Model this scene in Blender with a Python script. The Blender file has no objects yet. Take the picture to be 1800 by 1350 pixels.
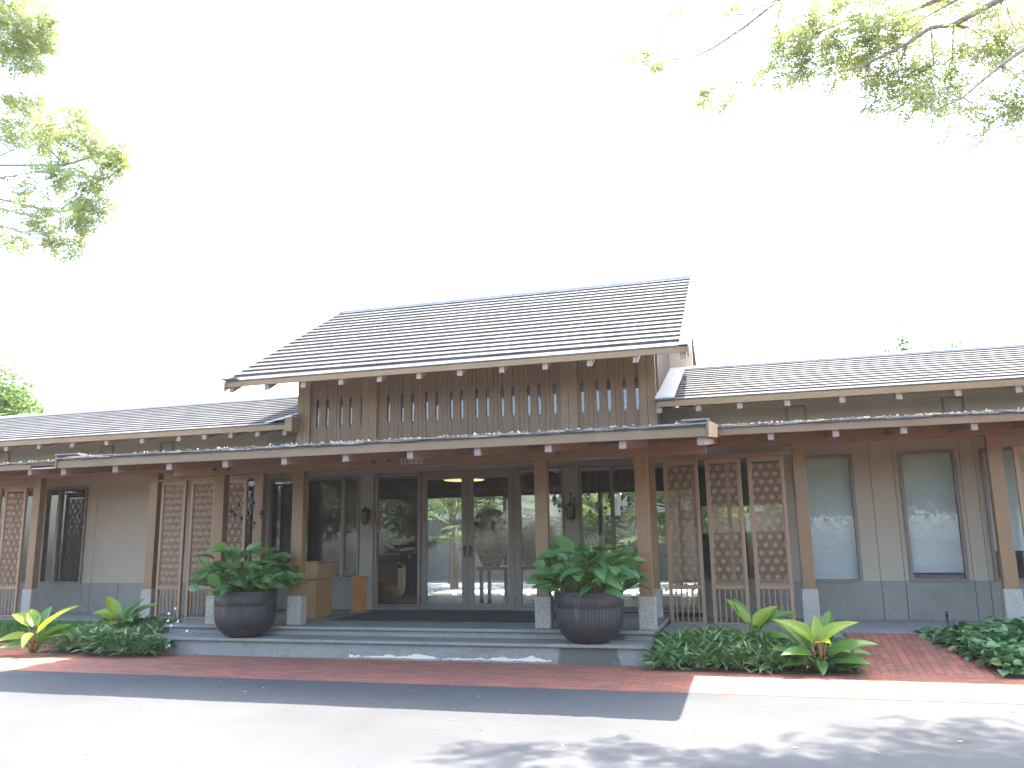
import bpy, math, random
import numpy as np
from mathutils import Vector, Matrix

random.seed(7)
rng = np.random.default_rng(11)
R = math.radians
S = bpy.context.scene
C = S.collection

# ------------------------------------------------------------------ camera
cam_d = bpy.data.cameras.new('camera')
cam = bpy.data.objects.new('camera', cam_d)
C.objects.link(cam)
S.camera = cam
cam_d.sensor_width = 36.0
cam_d.lens = 28.93
cam_d.clip_end = 3000
cam_d.clip_start = 0.05
PITCH, ROLL, YAW = R(10.834), R(-0.949), R(-16.073)
fw = Vector((math.sin(YAW)*math.cos(PITCH), math.cos(YAW)*math.cos(PITCH), math.sin(PITCH)))
r0 = Vector((math.cos(YAW), -math.sin(YAW), 0)); u0 = r0.cross(fw)
rt = math.cos(ROLL)*r0 + math.sin(ROLL)*u0
up = -math.sin(ROLL)*r0 + math.cos(ROLL)*u0
cam.matrix_world = Matrix(((rt.x, up.x, -fw.x, 0), (rt.y, up.y, -fw.y, 0), (rt.z, up.z, -fw.z, 1.68), (0, 0, 0, 1)))

# ------------------------------------------------------------------ sky, sun, exposure
SUN = Vector((0.13, 0.49, 1.0)).normalized()
w = bpy.data.worlds.new('World'); S.world = w
w.use_nodes = True
nt = w.node_tree
for n in list(nt.nodes): nt.nodes.remove(n)
sky = nt.nodes.new('ShaderNodeTexSky'); sky.sky_type = 'NISHITA'
sky.sun_disc = False
sky.sun_elevation = math.asin(SUN.z)
sky.sun_rotation = math.atan2(SUN.x, SUN.y)
sky.altitude = 0; sky.air_density = 1.0; sky.dust_density = 2.5; sky.ozone_density = 1.0
bg = nt.nodes.new('ShaderNodeBackground'); bg.inputs[1].default_value = 0.15
wo = nt.nodes.new('ShaderNodeOutputWorld')
nt.links.new(sky.outputs[0], bg.inputs[0]); nt.links.new(bg.outputs[0], wo.inputs[0])
sl = bpy.data.lights.new('sun', 'SUN'); sl.energy = 2.5; sl.angle = R(0.53); sl.color = (1.0, 0.95, 0.87)
so = bpy.data.objects.new('sun', sl); C.objects.link(so)
so.rotation_euler = (-SUN).to_track_quat('-Z', 'Y').to_euler()
so.location = (5, 15, 40)
S.view_settings.view_transform = 'Standard'; S.view_settings.look = 'None'
S.view_settings.exposure = 3.3; S.view_settings.gamma = 1.0
S.render.engine = 'CYCLES'
S.cycles.use_denoising = True
S.cycles.max_bounces = 10; S.cycles.diffuse_bounces = 5; S.cycles.glossy_bounces = 4
S.cycles.transparent_max_bounces = 24; S.cycles.transmission_bounces = 4
S.cycles.sample_clamp_indirect = 8.0
S.cycles.caustics_reflective = False; S.cycles.caustics_refractive = False

# ------------------------------------------------------------------ materials
def nodes(name):
    m = bpy.data.materials.new(name); m.use_nodes = True
    t = m.node_tree
    for n in list(t.nodes): t.nodes.remove(n)
    out = t.nodes.new('ShaderNodeOutputMaterial')
    return m, t, out
def N(t, kind, **kw):
    n = t.nodes.new('ShaderNode'+kind)
    for k, v in kw.items():
        if k.startswith('i_'):
            key = k[2:]
            key = int(key) if key.isdigit() else key.replace('_', ' ')
            n.inputs[key].default_value = v
        else: setattr(n, k, v)
    return n
def L(t, a, b): t.links.new(a, b)
def col(c): return (c[0], c[1], c[2], 1.0)
def ramp(t, fac, stops):
    r = N(t, 'ValToRGB')
    e = r.color_ramp.elements
    while len(e) < len(stops): e.new(0.5)
    for i, (p, c) in enumerate(stops):
        e[i].position = p; e[i].color = col(c) if len(c) == 3 else c
    L(t, fac, r.inputs[0])
    return r.outputs[0]
def mixc(t, a, b, fac, mode='MIX'):
    m = N(t, 'Mix', data_type='RGBA', blend_type=mode)
    for s, v in ((m.inputs[0], fac), (m.inputs[6], a), (m.inputs[7], b)):
        if hasattr(v, 'is_output'): L(t, v, s)
        elif isinstance(v, (tuple, list)): s.default_value = col(v)
        else: s.default_value = v
    return m.outputs[2]
def coords(t, scale=(1, 1, 1), kind='Object', rot=(0, 0, 0)):
    tc = N(t, 'TexCoord'); mp = N(t, 'Mapping')
    mp.inputs['Scale'].default_value = scale
    mp.inputs['Rotation'].default_value = rot
    L(t, tc.outputs[kind], mp.inputs[0])
    return mp.outputs[0]
def noise(t, vec, scale, detail=4, rough=0.6, out=0):
    n = N(t, 'TexNoise'); n.inputs['Scale'].default_value = scale
    n.inputs['Detail'].default_value = detail; n.inputs['Roughness'].default_value = rough
    L(t, vec, n.inputs['Vector'])
    return n.outputs[out]
def bump(t, h, strength, dist=0.01):
    b = N(t, 'Bump'); b.inputs['Strength'].default_value = strength; b.inputs['Distance'].default_value = dist
    L(t, h, b.inputs['Height'])
    return b.outputs[0]
def dark(c, k): return tuple(x*k for x in c)

def painted(name, c, var=0.12, rough=0.5, grain=(14, 14, 1.2), bs=0.15, spec=0.4, dirt=0.25):
    """paint on timber: faint grain, broad fading, a little grime"""
    m, t, out = nodes(name)
    p = N(t, 'BsdfPrincipled', i_Roughness=rough)
    p.inputs['Specular IOR Level'].default_value = spec
    v = coords(t)
    g = noise(t, coords(t, grain), 3.0, 6)
    b = noise(t, v, 0.9, 3)
    c1 = ramp(t, g, [(0.25, dark(c, 1-var)), (0.75, dark(c, 1+var))])
    c2 = mixc(t, c1, dark(c, 0.72), ramp(t, b, [(0.5, (0, 0, 0)), (0.8, (dirt, dirt, dirt))]))
    L(t, c2, p.inputs['Base Color'])
    L(t, bump(t, g, bs, 0.003), p.inputs['Normal'])
    L(t, ramp(t, b, [(0.3, (rough-.08,)*3), (0.8, (rough+.15,)*3)]), p.inputs['Roughness'])
    L(t, p.outputs[0], out.inputs[0])
    return m
def granite(name, base, scale=90, contrast=0.5, stain=0.2, rough=0.75):
    m, t, out = nodes(name)
    p = N(t, 'BsdfPrincipled', i_Roughness=rough)
    v = coords(t)
    a = noise(t, v, scale, 2, 0.7)
    b = noise(t, v, 1.7, 4)
    vo = N(t, 'TexVoronoi'); vo.inputs['Scale'].default_value = scale*0.8; L(t, v, vo.inputs['Vector'])
    c1 = ramp(t, a, [(0.33, dark(base, 1-contrast)), (0.5, base), (0.68, dark(base, 1+contrast*1.2))])
    c1 = mixc(t, c1, vo.outputs['Color'], 0.10, 'OVERLAY')
    c2 = mixc(t, c1, dark(base, 0.55), ramp(t, b, [(0.48, (0, 0, 0)), (0.75, (stain,)*3)]))
    L(t, c2, p.inputs['Base Color'])
    L(t, bump(t, a, 0.25, 0.004), p.inputs['Normal'])
    L(t, p.outputs[0], out.inputs[0])
    return m
def leafmat(name, c1, c2, rough=0.4, trans=0.35, tc=None, spec=0.5, third=None, vein=0):
    m, t, out = nodes(name)
    p = N(t, 'BsdfPrincipled', i_Roughness=rough)
    p.inputs['Specular IOR Level'].default_value = spec
    g = N(t, 'NewGeometry')
    st = [(0.0, c1), (0.85, c2)]
    if third: st = [(0.0, c1), (0.8, c2), (0.97, third)]
    c = ramp(t, g.outputs['Random Per Island'], st)
    n = noise(t, coords(t), 6, 3)
    c = mixc(t, c, dark(c1, 0.7), ramp(t, n, [(0.45, (0, 0, 0)), (0.8, (0.35,)*3)]))
    L(t, c, p.inputs['Base Color'])
    if vein: L(t, bump(t, noise(t, coords(t), 30, 2), vein, 0.01), p.inputs['Normal'])
    tr = N(t, 'BsdfTranslucent')
    tcol = mixc(t, c, tc or dark(c2, 2.2), 0.6)
    L(t, tcol, tr.inputs[0])
    mx = N(t, 'MixShader'); mx.inputs[0].default_value = trans
    L(t, p.outputs[0], mx.inputs[1]); L(t, tr.outputs[0], mx.inputs[2]); L(t, mx.outputs[0], out.inputs[0])
    return m
def plain(name, c, rough=0.5, metal=0.0, var=0.1, scale=8, spec=0.5, bs=0.05, emit=None, es=0):
    m, t, out = nodes(name)
    p = N(t, 'BsdfPrincipled', i_Roughness=rough, i_Metallic=metal)
    p.inputs['Specular IOR Level'].default_value = spec
    n = noise(t, coords(t), scale, 5)
    L(t, ramp(t, n, [(0.25, dark(c, 1-var)), (0.75, dark(c, 1+var))]), p.inputs['Base Color'])
    L(t, bump(t, n, bs, 0.005), p.inputs['Normal'])
    if emit:
        p.inputs['Emission Color'].default_value = col(emit); p.inputs['Emission Strength'].default_value = es
    L(t, p.outputs[0], out.inputs[0])
    return m

M = {}
BROWN = (0.205, 0.135, 0.088)
M['column'] = painted('column_paint', (0.225, 0.130, 0.062), rough=0.42)
M['beam'] = painted('beam_paint', (0.215, 0.122, 0.068), grain=(1.2, 14, 14), rough=0.5)
M['fascia'] = painted('fascia_paint', (0.200, 0.122, 0.062), grain=(1.2, 14, 14), rough=0.5, dirt=0.4)
M['tail'] = painted('rafter_end_bounce', (0.25, 0.178, 0.148), rough=0.6, dirt=0.5)  # pinker end faces, tinted for light bounced up from the ground
M['rafter'] = painted('rafter_paint', (0.27, 0.175, 0.13), rough=0.6)
M['soffit'] = painted('soffit_boards', (0.22, 0.145, 0.11), grain=(14, 1.2, 14), rough=0.6)
M['board'] = painted('wall_boards', (0.148, 0.086, 0.046), grain=(14, 14, 0.8), rough=0.55)
M['post_board'] = painted('corner_boards', (0.180, 0.108, 0.055), grain=(14, 14, 0.8), rough=0.55)
M['frame'] = painted('frame_paint', (0.19, 0.15, 0.12), rough=0.45)
M['pilaster'] = painted('taupe_paint', (0.28, 0.25, 0.205), rough=0.6, grain=(2, 2, 2))
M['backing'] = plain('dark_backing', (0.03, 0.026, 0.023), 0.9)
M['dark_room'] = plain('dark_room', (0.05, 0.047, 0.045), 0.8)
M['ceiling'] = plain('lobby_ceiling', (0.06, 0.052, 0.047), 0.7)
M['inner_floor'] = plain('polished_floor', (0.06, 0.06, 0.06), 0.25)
M['granite'] = granite('washed_granite', (0.32, 0.288, 0.238), 85, 0.55, 0.25)
M['plinth'] = granite('plinth_granite', (0.215, 0.195, 0.162), 95, 0.6, 0.35)
M['pave_stone'] = granite('grey_paver', (0.26, 0.25, 0.235), 60, 0.3, 0.35)
M['screen'] = painted('screen_paint', (0.295, 0.182, 0.105), rough=0.5)
M['pot_soil'] = plain('pot_soil', (0.05, 0.035, 0.025), 0.95)
M['bronze'] = plain('old_bronze', (0.075, 0.07, 0.058), 0.55, 0.6)
M['black'] = plain('black_metal', (0.022, 0.021, 0.02), 0.45, 0.3)
M['cord'] = plain('grey_cord', (0.12, 0.11, 0.10), 0.8)
M['lamp_glass'] = plain('lantern_glass', (0.10, 0.095, 0.085), 0.25)
M['mat'] = plain('coir_mat', (0.035, 0.031, 0.028), 0.95, scale=120, bs=0.6)
M['desk'] = painted('desk_oak', (0.29, 0.16, 0.062), grain=(10, 10, 1.2), rough=0.4)
M['amber'] = painted('amber_wood', (0.40, 0.17, 0.055), grain=(12, 12, 1.2), rough=0.4)
M['letter'] = plain('letter_brass', (0.6, 0.55, 0.45), 0.4, 0.3)
M['white'] = plain('white_render', (0.78, 0.77, 0.74), 0.8, scale=2)
M['cream'] = plain('sunlit_cream', (0.62, 0.50, 0.38), 0.8, scale=2)
M['blind'] = plain('roller_blind', (0.55, 0.60, 0.575), 0.8, scale=60, var=0.04)
M['soil'] = plain('garden_soil', (0.06, 0.042, 0.03), 0.95, var=0.4, scale=20, bs=0.5)
M['bark'] = plain('tree_bark', (0.30, 0.24, 0.205), 0.9, var=0.35, scale=18, bs=0.8)
M['bark_dark'] = plain('dark_bark', (0.10, 0.08, 0.065), 0.9, var=0.35, scale=18, bs=0.8)
M['table_wood'] = plain('dark_table', (0.035, 0.028, 0.024), 0.35)
M['red'] = plain('red_cloth', (0.13, 0.01, 0.014), 0.8)
M['lamp_on'] = plain('pendant_glow', (0.6, 0.4, 0.2), 0.6, emit=(1.0, 0.62, 0.25), es=0.22)
M['petal'] = plain('white_petal', (0.8, 0.8, 0.76), 0.6)
M['stem'] = plain('green_stem', (0.11, 0.17, 0.045), 0.5)
M['red_stem'] = plain('red_petiole', (0.30, 0.10, 0.045), 0.5)

def wall_cloth():
    m, t, out = nodes('woven_wall_panel')
    p = N(t, 'BsdfPrincipled', i_Roughness=0.75)
    base = (0.37, 0.305, 0.225)
    h = noise(t, coords(t, (3, 3, 160)), 2.0, 3)
    v = noise(t, coords(t, (160, 160, 3)), 2.0, 3)
    a = N(t, 'Math', operation='ADD'); L(t, h, a.inputs[0]); L(t, v, a.inputs[1])
    hf = N(t, 'Math', operation='MULTIPLY'); L(t, a.outputs[0], hf.inputs[0]); hf.inputs[1].default_value = 0.5
    b = noise(t, coords(t), 0.7, 4)
    c1 = ramp(t, hf.outputs[0], [(0.35, dark(base, 0.88)), (0.65, dark(base, 1.1))])
    c1 = mixc(t, c1, dark(base, 0.8), ramp(t, b, [(0.45, (0, 0, 0)), (0.75, (0.4,)*3)]))
    L(t, c1, p.inputs['Base Color'])
    L(t, bump(t, hf.outputs[0], 0.35, 0.003), p.inputs['Normal'])
    L(t, p.outputs[0], out.inputs[0])
    return m
M['wall'] = wall_cloth()

def glass(name, tint=(0.82, 0.85, 0.85), f0=0.05, dust_lift=0.018):
    m, t, out = nodes(name)
    lw = N(t, 'LayerWeight'); lw.inputs[0].default_value = 0.5
    pw = N(t, 'Math', operation='POWER'); L(t, lw.outputs['Facing'], pw.inputs[0]); pw.inputs[1].default_value = 5
    ml = N(t, 'Math', operation='MULTIPLY_ADD'); L(t, pw.outputs[0], ml.inputs[0]); ml.inputs[1].default_value = 0.94; ml.inputs[2].default_value = f0
    tr = N(t, 'BsdfTransparent'); tr.inputs[0].default_value = col(tint)
    gl = N(t, 'BsdfGlossy'); gl.inputs['Roughness'].default_value = 0.015
    b = bump(t, noise(t, coords(t), 0.7, 1), 0.006, 0.02)
    L(t, b, gl.inputs['Normal'])
    mx = N(t, 'MixShader'); L(t, ml.outputs[0], mx.inputs[0]); L(t, tr.outputs[0], mx.inputs[1]); L(t, gl.outputs[0], mx.inputs[2])
    df = N(t, 'BsdfDiffuse'); df.inputs[0].default_value = (0.5, 0.48, 0.45, 1)
    m2 = N(t, 'MixShader'); m2.inputs[0].default_value = dust_lift; L(t, mx.outputs[0], m2.inputs[1]); L(t, df.outputs[0], m2.inputs[2])  # diffuse dust film, set to lift dark panes like veiling glare
    L(t, m2.outputs[0], out.inputs[0])
    return m
M['glass'] = glass('window_glass')
M['glass_clear'] = glass('clear_glass', (0.92, 0.94, 0.94), 0.055, 0.02)
M['glass_attic'] = glass('attic_glass', (0.6, 0.6, 0.6), 0.065, 0.12)
M['glass_dark'] = glass('tinted_glass', (0.62, 0.66, 0.66), 0.06)

def tile_mat():
    m, t, out = nodes('roof_tile')
    p = N(t, 'BsdfPrincipled', i_Roughness=0.8)
    p.inputs['Specular IOR Level'].default_value = 0.2
    g = N(t, 'NewGeometry')
    base = (0.098, 0.093, 0.088)
    c1 = ramp(t, g.outputs['Random Per Island'], [(0, dark(base, 0.75)), (1, dark(base, 1.2))])
    n = noise(t, coords(t), 12, 5)
    c1 = mixc(t, c1, (0.09, 0.085, 0.075), ramp(t, n, [(0.5, (0, 0, 0)), (0.78, (0.6,)*3)]))
    L(t, c1, p.inputs['Base Color'])
    L(t, bump(t, n, 0.4, 0.006), p.inputs['Normal'])
    L(t, p.outputs[0], out.inputs[0])
    return m
M['tile'] = tile_mat()
M['cap'] = plain('ridge_cap', (0.40, 0.40, 0.42), 0.7, var=0.15)
M['verge'] = plain('verge_strip', (0.5, 0.49, 0.47), 0.6)
def shingle_mat():
    m, t, out = nodes('weathered_shingle')
    p = N(t, 'BsdfPrincipled', i_Roughness=0.9)
    g = N(t, 'NewGeometry')
    c1 = ramp(t, g.outputs['Random Per Island'], [(0, (0.12, 0.11, 0.095)), (0.6, (0.26, 0.24, 0.22)), (1, (0.42, 0.40, 0.37))])
    n = noise(t, coords(t), 40, 5)
    c1 = mixc(t, c1, (0.03, 0.028, 0.024), ramp(t, n, [(0.45, (0, 0, 0)), (0.75, (0.8,)*3)]))
    L(t, c1, p.inputs['Base Color']); L(t, bump(t, n, 0.8, 0.01), p.inputs['Normal'])
    L(t, p.outputs[0], out.inputs[0])
    return m
M['shingle'] = shingle_mat()

def asphalt():
    m, t, out = nodes('asphalt')
    p = N(t, 'BsdfPrincipled', i_Roughness=0.9)
    p.inputs['Specular IOR Level'].default_value = 0.3
    v = coords(t)
    a = noise(t, v, 160, 3, 0.75)
    vo = N(t, 'TexVoronoi'); vo.inputs['Scale'].default_value = 110; L(t, v, vo.inputs['Vector'])
    b = noise(t, v, 0.35, 5)
    base = (0.0735, 0.0735, 0.0725)
    c1 = ramp(t, a, [(0.3, dark(base, 0.35)), (0.5, base), (0.70, dark(base, 2.2))])
    c1 = mixc(t, c1, ramp(t, vo.outputs['Color'], [(0, dark(base, 0.6)), (1, dark(base, 1.5))]), 0.35)
    c1 = mixc(t, c1, dark(base, 0.68), ramp(t, b, [(0.40, (0, 0, 0)), (0.66, (0.7,)*3)]))
    L(t, c1, p.inputs['Base Color']); L(t, bump(t, a, 0.7, 0.006), p.inputs['Normal'])
    L(t, p.outputs[0], out.inputs[0])
    return m
M['asphalt'] = asphalt()

def brick(name, rot=0.0):
    m, t, out = nodes(name)
    p = N(t, 'BsdfPrincipled', i_Roughness=0.8)
    v = coords(t, rot=(0, 0, rot))
    br = N(t, 'TexBrick')
    br.offset = 0.5
    br.inputs['Scale'].default_value = 1.0
    br.inputs['Brick Width'].default_value = 0.235; br.inputs['Row Height'].default_value = 0.105
    br.inputs['Mortar Size'].default_value = 0.005; br.inputs['Mortar Smooth'].default_value = 0.2
    br.inputs['Bias'].default_value = -0.1
    br.inputs['Color1'].default_value = (0.40, 0.130, 0.072, 1); br.inputs['Color2'].default_value = (0.25, 0.090, 0.056, 1)
    br.inputs['Mortar'].default_value = (0.06, 0.042, 0.036, 1)
    wob = N(t, 'Mix', data_type='RGBA', blend_type='LINEAR_LIGHT'); wob.inputs[0].default_value = 0.006
    nz = N(t, 'TexNoise'); nz.inputs['Scale'].default_value = 5; L(t, v, nz.inputs['Vector'])
    L(t, v, wob.inputs[6]); L(t, nz.outputs['Color'], wob.inputs[7])
    L(t, wob.outputs[2], br.inputs['Vector'])
    a = noise(t, v, 3.0, 6, 0.7)
    b = noise(t, coords(t, (1, 4, 1), rot=(0, 0, rot)), 1.6, 5, 0.7)
    c1 = mixc(t, br.outputs['Color'], (0.30, 0.15, 0.11), ramp(t, a, [(0.48, (0, 0, 0)), (0.72, (0.55,)*3)]))
    c1 = mixc(t, c1, (0.10, 0.07, 0.06), ramp(t, b, [(0.5, (0, 0, 0)), (0.72, (0.75,)*3)]))
    L(t, c1, p.inputs['Base Color'])
    L(t, bump(t, br.outputs['Fac'], -0.5, 0.006), p.inputs['Normal'])
    L(t, p.outputs[0], out.inputs[0])
    return m
M['brick'] = brick('brick_paving')
M['brick_path'] = brick('brick_path', R(90))

def step_mat(name, mode):
    """grey concrete; 'riser' carries flaking white paint low down and a damp green patch below the right pot"""
    m, t, out = nodes(name)
    p = N(t, 'BsdfPrincipled', i_Roughness=0.8)
    base = (0.235, 0.225, 0.198)
    v = coords(t)
    a = noise(t, v, 30, 5, 0.7); b = noise(t, coords(t, (1, 1, 3)), 1.4, 5)
    c1 = ramp(t, a, [(0.3, dark(base, 0.75)), (0.7, dark(base, 1.2))])
    c1 = mixc(t, c1, dark(base, 0.5), ramp(t, b, [(0.45, (0, 0, 0)), (0.75, (0.6,)*3)]))
    if mode == 'riser':
        tc = N(t, 'TexCoord'); sx = N(t, 'SeparateXYZ'); L(t, tc.outputs['Object'], sx.inputs[0])
        wn = noise(t, coords(t, (1, 1, 0)), 2.2, 7, 0.65)
        def math2(op, x, y, z=None):
            n = N(t, 'Math', operation=op)
            for i, q in enumerate((x, y) + ((z,) if z is not None else ())):
                if hasattr(q, 'is_output'): L(t, q, n.inputs[i])
                else: n.inputs[i].default_value = q
            return n.outputs[0]
        X, Z = sx.outputs[0], sx.outputs[2]
        hi = math2('MULTIPLY_ADD', wn, 0.32, -0.095)      # ragged top edge of the paint
        below = math2('LESS_THAN', Z, hi)
        above = math2('GREATER_THAN', Z, math2('MULTIPLY_ADD', noise(t, coords(t, (1, 1, 0)), 5, 5), 0.06, 0.0))
        inx = math2('MULTIPLY', math2('GREATER_THAN', X, -0.75), math2('LESS_THAN', X, 2.35))
        f = math2('MULTIPLY', math2('MULTIPLY', below, above), inx)
        c1 = mixc(t, c1, (0.64, 0.58, 0.47), f)
        gx = math2('ABSOLUTE', math2('SUBTRACT', X, 2.88), 0)
        gm = math2('SUBTRACT', 1.0, math2('MULTIPLY', gx, 2.1))
        gm = math2('ADD', gm, math2('MULTIPLY_ADD', noise(t, coords(t, (3, 3, 1)), 3, 5), 0.9, -0.35))
        c1 = mixc(t, c1, (0.068, 0.07, 0.05), ramp(t, gm, [(0.12, (0, 0, 0)), (0.32, (0.85,)*3)]))
    L(t, c1, p.inputs['Base Color']); L(t, bump(t, a, 0.25, 0.004), p.inputs['Normal'])
    L(t, p.outputs[0], out.inputs[0])
    return m
M['tread'] = step_mat('step_stone', 'tread')
M['riser'] = step_mat('step_riser', 'riser')

def pot_mat():
    m, t, out = nodes('glazed_clay')
    p = N(t, 'BsdfPrincipled', i_Roughness=0.45)
    v = coords(t)
    a = noise(t, v, 7, 6, 0.7); b = noise(t, coords(t, (9, 9, 1.5)), 2, 5)
    c1 = ramp(t, a, [(0.3, (0.019, 0.019, 0.020)), (0.6, (0.031, 0.030, 0.030)), (0.8, (0.052, 0.044, 0.038))])
    c1 = mixc(t, c1, (0.19, 0.17, 0.155), ramp(t, b, [(0.6, (0, 0, 0)), (0.82, (0.6,)*3)]))
    L(t, c1, p.inputs['Base Color']); L(t, bump(t, a, 0.2, 0.006), p.inputs['Normal'])
    L(t, ramp(t, a, [(0.3, (0.35,)*3), (0.7, (0.65,)*3)]), p.inputs['Roughness'])
    L(t, p.outputs[0], out.inputs[0])
    return m
M['pot'] = pot_mat()

M['leaf_pot'] = leafmat('pot_leaf', (0.07, 0.17, 0.055), (0.14, 0.29, 0.085), 0.32, 0.22, (0.12, 0.30, 0.03), third=(0.13, 0.24, 0.035))
M['leaf_cover'] = leafmat('cover_leaf', (0.085, 0.18, 0.06), (0.19, 0.32, 0.125), 0.35, 0.2, (0.10, 0.22, 0.05), third=(0.16, 0.22, 0.07))
M['leaf_round'] = leafmat('round_leaf', (0.07, 0.16, 0.06), (0.19, 0.33, 0.14), 0.45, 0.2, (0.10, 0.25, 0.05), third=(0.22, 0.28, 0.10))
M['leaf_phil'] = leafmat('lime_leaf', (0.16, 0.28, 0.03), (0.30, 0.40, 0.04), 0.35, 0.45, (0.50, 0.62, 0.04))
M['leaf_phil_green'] = leafmat('green_lime_leaf', (0.075, 0.17, 0.03), (0.13, 0.25, 0.05), 0.35, 0.3, (0.22, 0.40, 0.05))
M['leaf_tree'] = leafmat('feathery_leaf', (0.20, 0.235, 0.12), (0.32, 0.375, 0.18), 0.5, 0.5, (0.48, 0.54, 0.27), third=(0.45, 0.26, 0.05))
M['leaf_tree_y'] = leafmat('yellow_green_leaf', (0.24, 0.28, 0.09), (0.38, 0.43, 0.13), 0.5, 0.5, (0.55, 0.60, 0.20), third=(0.36, 0.34, 0.05))
M['leaf_far'] = leafmat('garden_leaf', (0.035, 0.06, 0.022), (0.085, 0.125, 0.045), 0.5, 0.3, (0.16, 0.24, 0.06))
M['leaf_lit'] = leafmat('bright_crown_leaf', (0.045, 0.095, 0.02), (0.11, 0.18, 0.035), 0.5, 0.35, (0.22, 0.34, 0.05))
M['leaf_palm'] = leafmat('palm_leaf', (0.05, 0.085, 0.03), (0.13, 0.18, 0.07), 0.4, 0.35, (0.28, 0.36, 0.12))
M['grass'] = leafmat('grass_blade', (0.07, 0.20, 0.035), (0.14, 0.32, 0.06), 0.5, 0.35, (0.15, 0.35, 0.04))
M['mondo'] = leafmat('mondo_blade', (0.03, 0.06, 0.03), (0.07, 0.11, 0.06), 0.45, 0.15, third=(0.30, 0.26, 0.14))
M['litter_grey'] = leafmat('weathered_leaf', (0.20, 0.15, 0.10), (0.36, 0.31, 0.24), 0.8, 0.1)
M['litter'] = leafmat('dry_leaf', (0.30, 0.17, 0.05), (0.50, 0.34, 0.10), 0.7, 0.2, third=(0.20, 0.08, 0.04))

# ------------------------------------------------------------------ geometry helpers
ORG = {}
class MB:
    def __init__(self): self.v = []; self.f = []; self.m = []; self.s = []
    def add(self, vs, fs, mat=0, smooth=False):
        o = len(self.v); self.v += [tuple(p) for p in vs]
        for f in fs:
            self.f.append(tuple(i+o for i in f)); self.m.append(mat); self.s.append(smooth)
    def hexa(self, p, mat=0):
        self.add(p, [(0, 3, 2, 1), (4, 5, 6, 7), (0, 1, 5, 4), (1, 2, 6, 5), (2, 3, 7, 6), (3, 0, 4, 7)], mat)
    def box(self, x0, x1, y0, y1, z0, z1, mat=0):
        self.hexa([(x0, y0, z0), (x1, y0, z0), (x1, y1, z0), (x0, y1, z0), (x0, y0, z1), (x1, y0, z1), (x1, y1, z1), (x0, y1, z1)], mat)
    def bar(self, a, b, wx, wz, upv=(0, 0, 1), mat=0):
        a = Vector(a); b = Vector(b); d = (b-a).normalized(); u = Vector(upv)
        s = d.cross(u).normalized(); u = s.cross(d).normalized()
        P = []
        for q in (a, b):
            P += [q - s*wx/2 - u*wz/2, q + s*wx/2 - u*wz/2, q + s*wx/2 + u*wz/2, q - s*wx/2 + u*wz/2]
        self.add(P, [(0, 1, 2, 3), (7, 6, 5, 4), (0, 4, 5, 1), (1, 5, 6, 2), (2, 6, 7, 3), (3, 7, 4, 0)], mat)
    def prism_xz(self, pts, y0, y1, mat=0):
        n = len(pts)
        vs = [(x, y0, z) for x, z in pts] + [(x, y1, z) for x, z in pts]
        fs = [tuple(range(n)), tuple(range(2*n-1, n-1, -1))] + [(i, i+n, (i+1) % n+n, (i+1) % n) for i in range(n)]
        self.add(vs, fs, mat)
    def tube(self, path, rad, n=8, mat=0, smooth=True, cap=True):
        path = [Vector(p) for p in path]
        if not hasattr(rad, '__len__'): rad = [rad]*len(path)
        vs = []; fs = []; ref = None
        for i, p in enumerate(path):
            d = (path[min(i+1, len(path)-1)] - path[max(i-1, 0)]).normalized()
            if ref is None: ref = Vector((1, 0, 0)) if abs(d.x) < 0.8 else Vector((0, 1, 0))
            s = (ref - d*ref.dot(d)).normalized(); ref = s; u = d.cross(s)
            for k in range(n):
                a = 2*math.pi*k/n
                vs.append(p + (s*math.cos(a) + u*math.sin(a))*rad[i])
        for i in range(len(path)-1):
            for k in range(n):
                k2 = (k+1) % n
                fs.append((i*n+k, i*n+k2, (i+1)*n+k2, (i+1)*n+k))
        if cap: fs += [tuple(range(n-1, -1, -1)), tuple(range((len(path)-1)*n, len(path)*n))]
        self.add(vs, fs, mat, smooth)
    def lathe(self, prof, c=(0, 0, 0), n=24, mat=0, smooth=True, rib=None):
        vs = []; fs = []
        for r, z in prof:
            for k in range(n):
                a = 2*math.pi*k/n
                rr = r + (rib(r, z, k) if rib else 0)
                vs.append((c[0]+rr*math.cos(a), c[1]+rr*math.sin(a), c[2]+z))
        for i in range(len(prof)-1):
            for k in range(n):
                k2 = (k+1) % n
                fs.append((i*n+k, i*n+k2, (i+1)*n+k2, (i+1)*n+k))
        if prof[0][0] > 1e-4: fs.append(tuple(range(n-1, -1, -1)))
        if prof[-1][0] > 1e-4: fs.append(tuple(range((len(prof)-1)*n, len(prof)*n)))
        self.add(vs, fs, mat, smooth)
    def build(self, name, mats, parent=None, org=None, bevel=0):
        if not isinstance(mats, (list, tuple)): mats = [mats]
        if parent is not None: o = ORG[parent.name]
        else: o = Vector(org if org is not None else (0, 0, 0))
        me = bpy.data.meshes.new(name)
        me.from_pydata([(p[0]-o.x, p[1]-o.y, p[2]-o.z) for p in self.v], [], self.f)
        for m in mats: me.materials.append(m)
        me.polygons.foreach_set('material_index', self.m)
        me.polygons.foreach_set('use_smooth', self.s)
        me.update()
        ob = bpy.data.objects.new(name, me); C.objects.link(ob)
        ORG[ob.name] = o
        if parent is not None: ob.parent = parent
        else: ob.location = o
        if bevel:
            b = ob.modifiers.new('bevel', 'BEVEL'); b.width = bevel; b.segments = 2; b.limit_method = 'ANGLE'
        return ob
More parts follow.
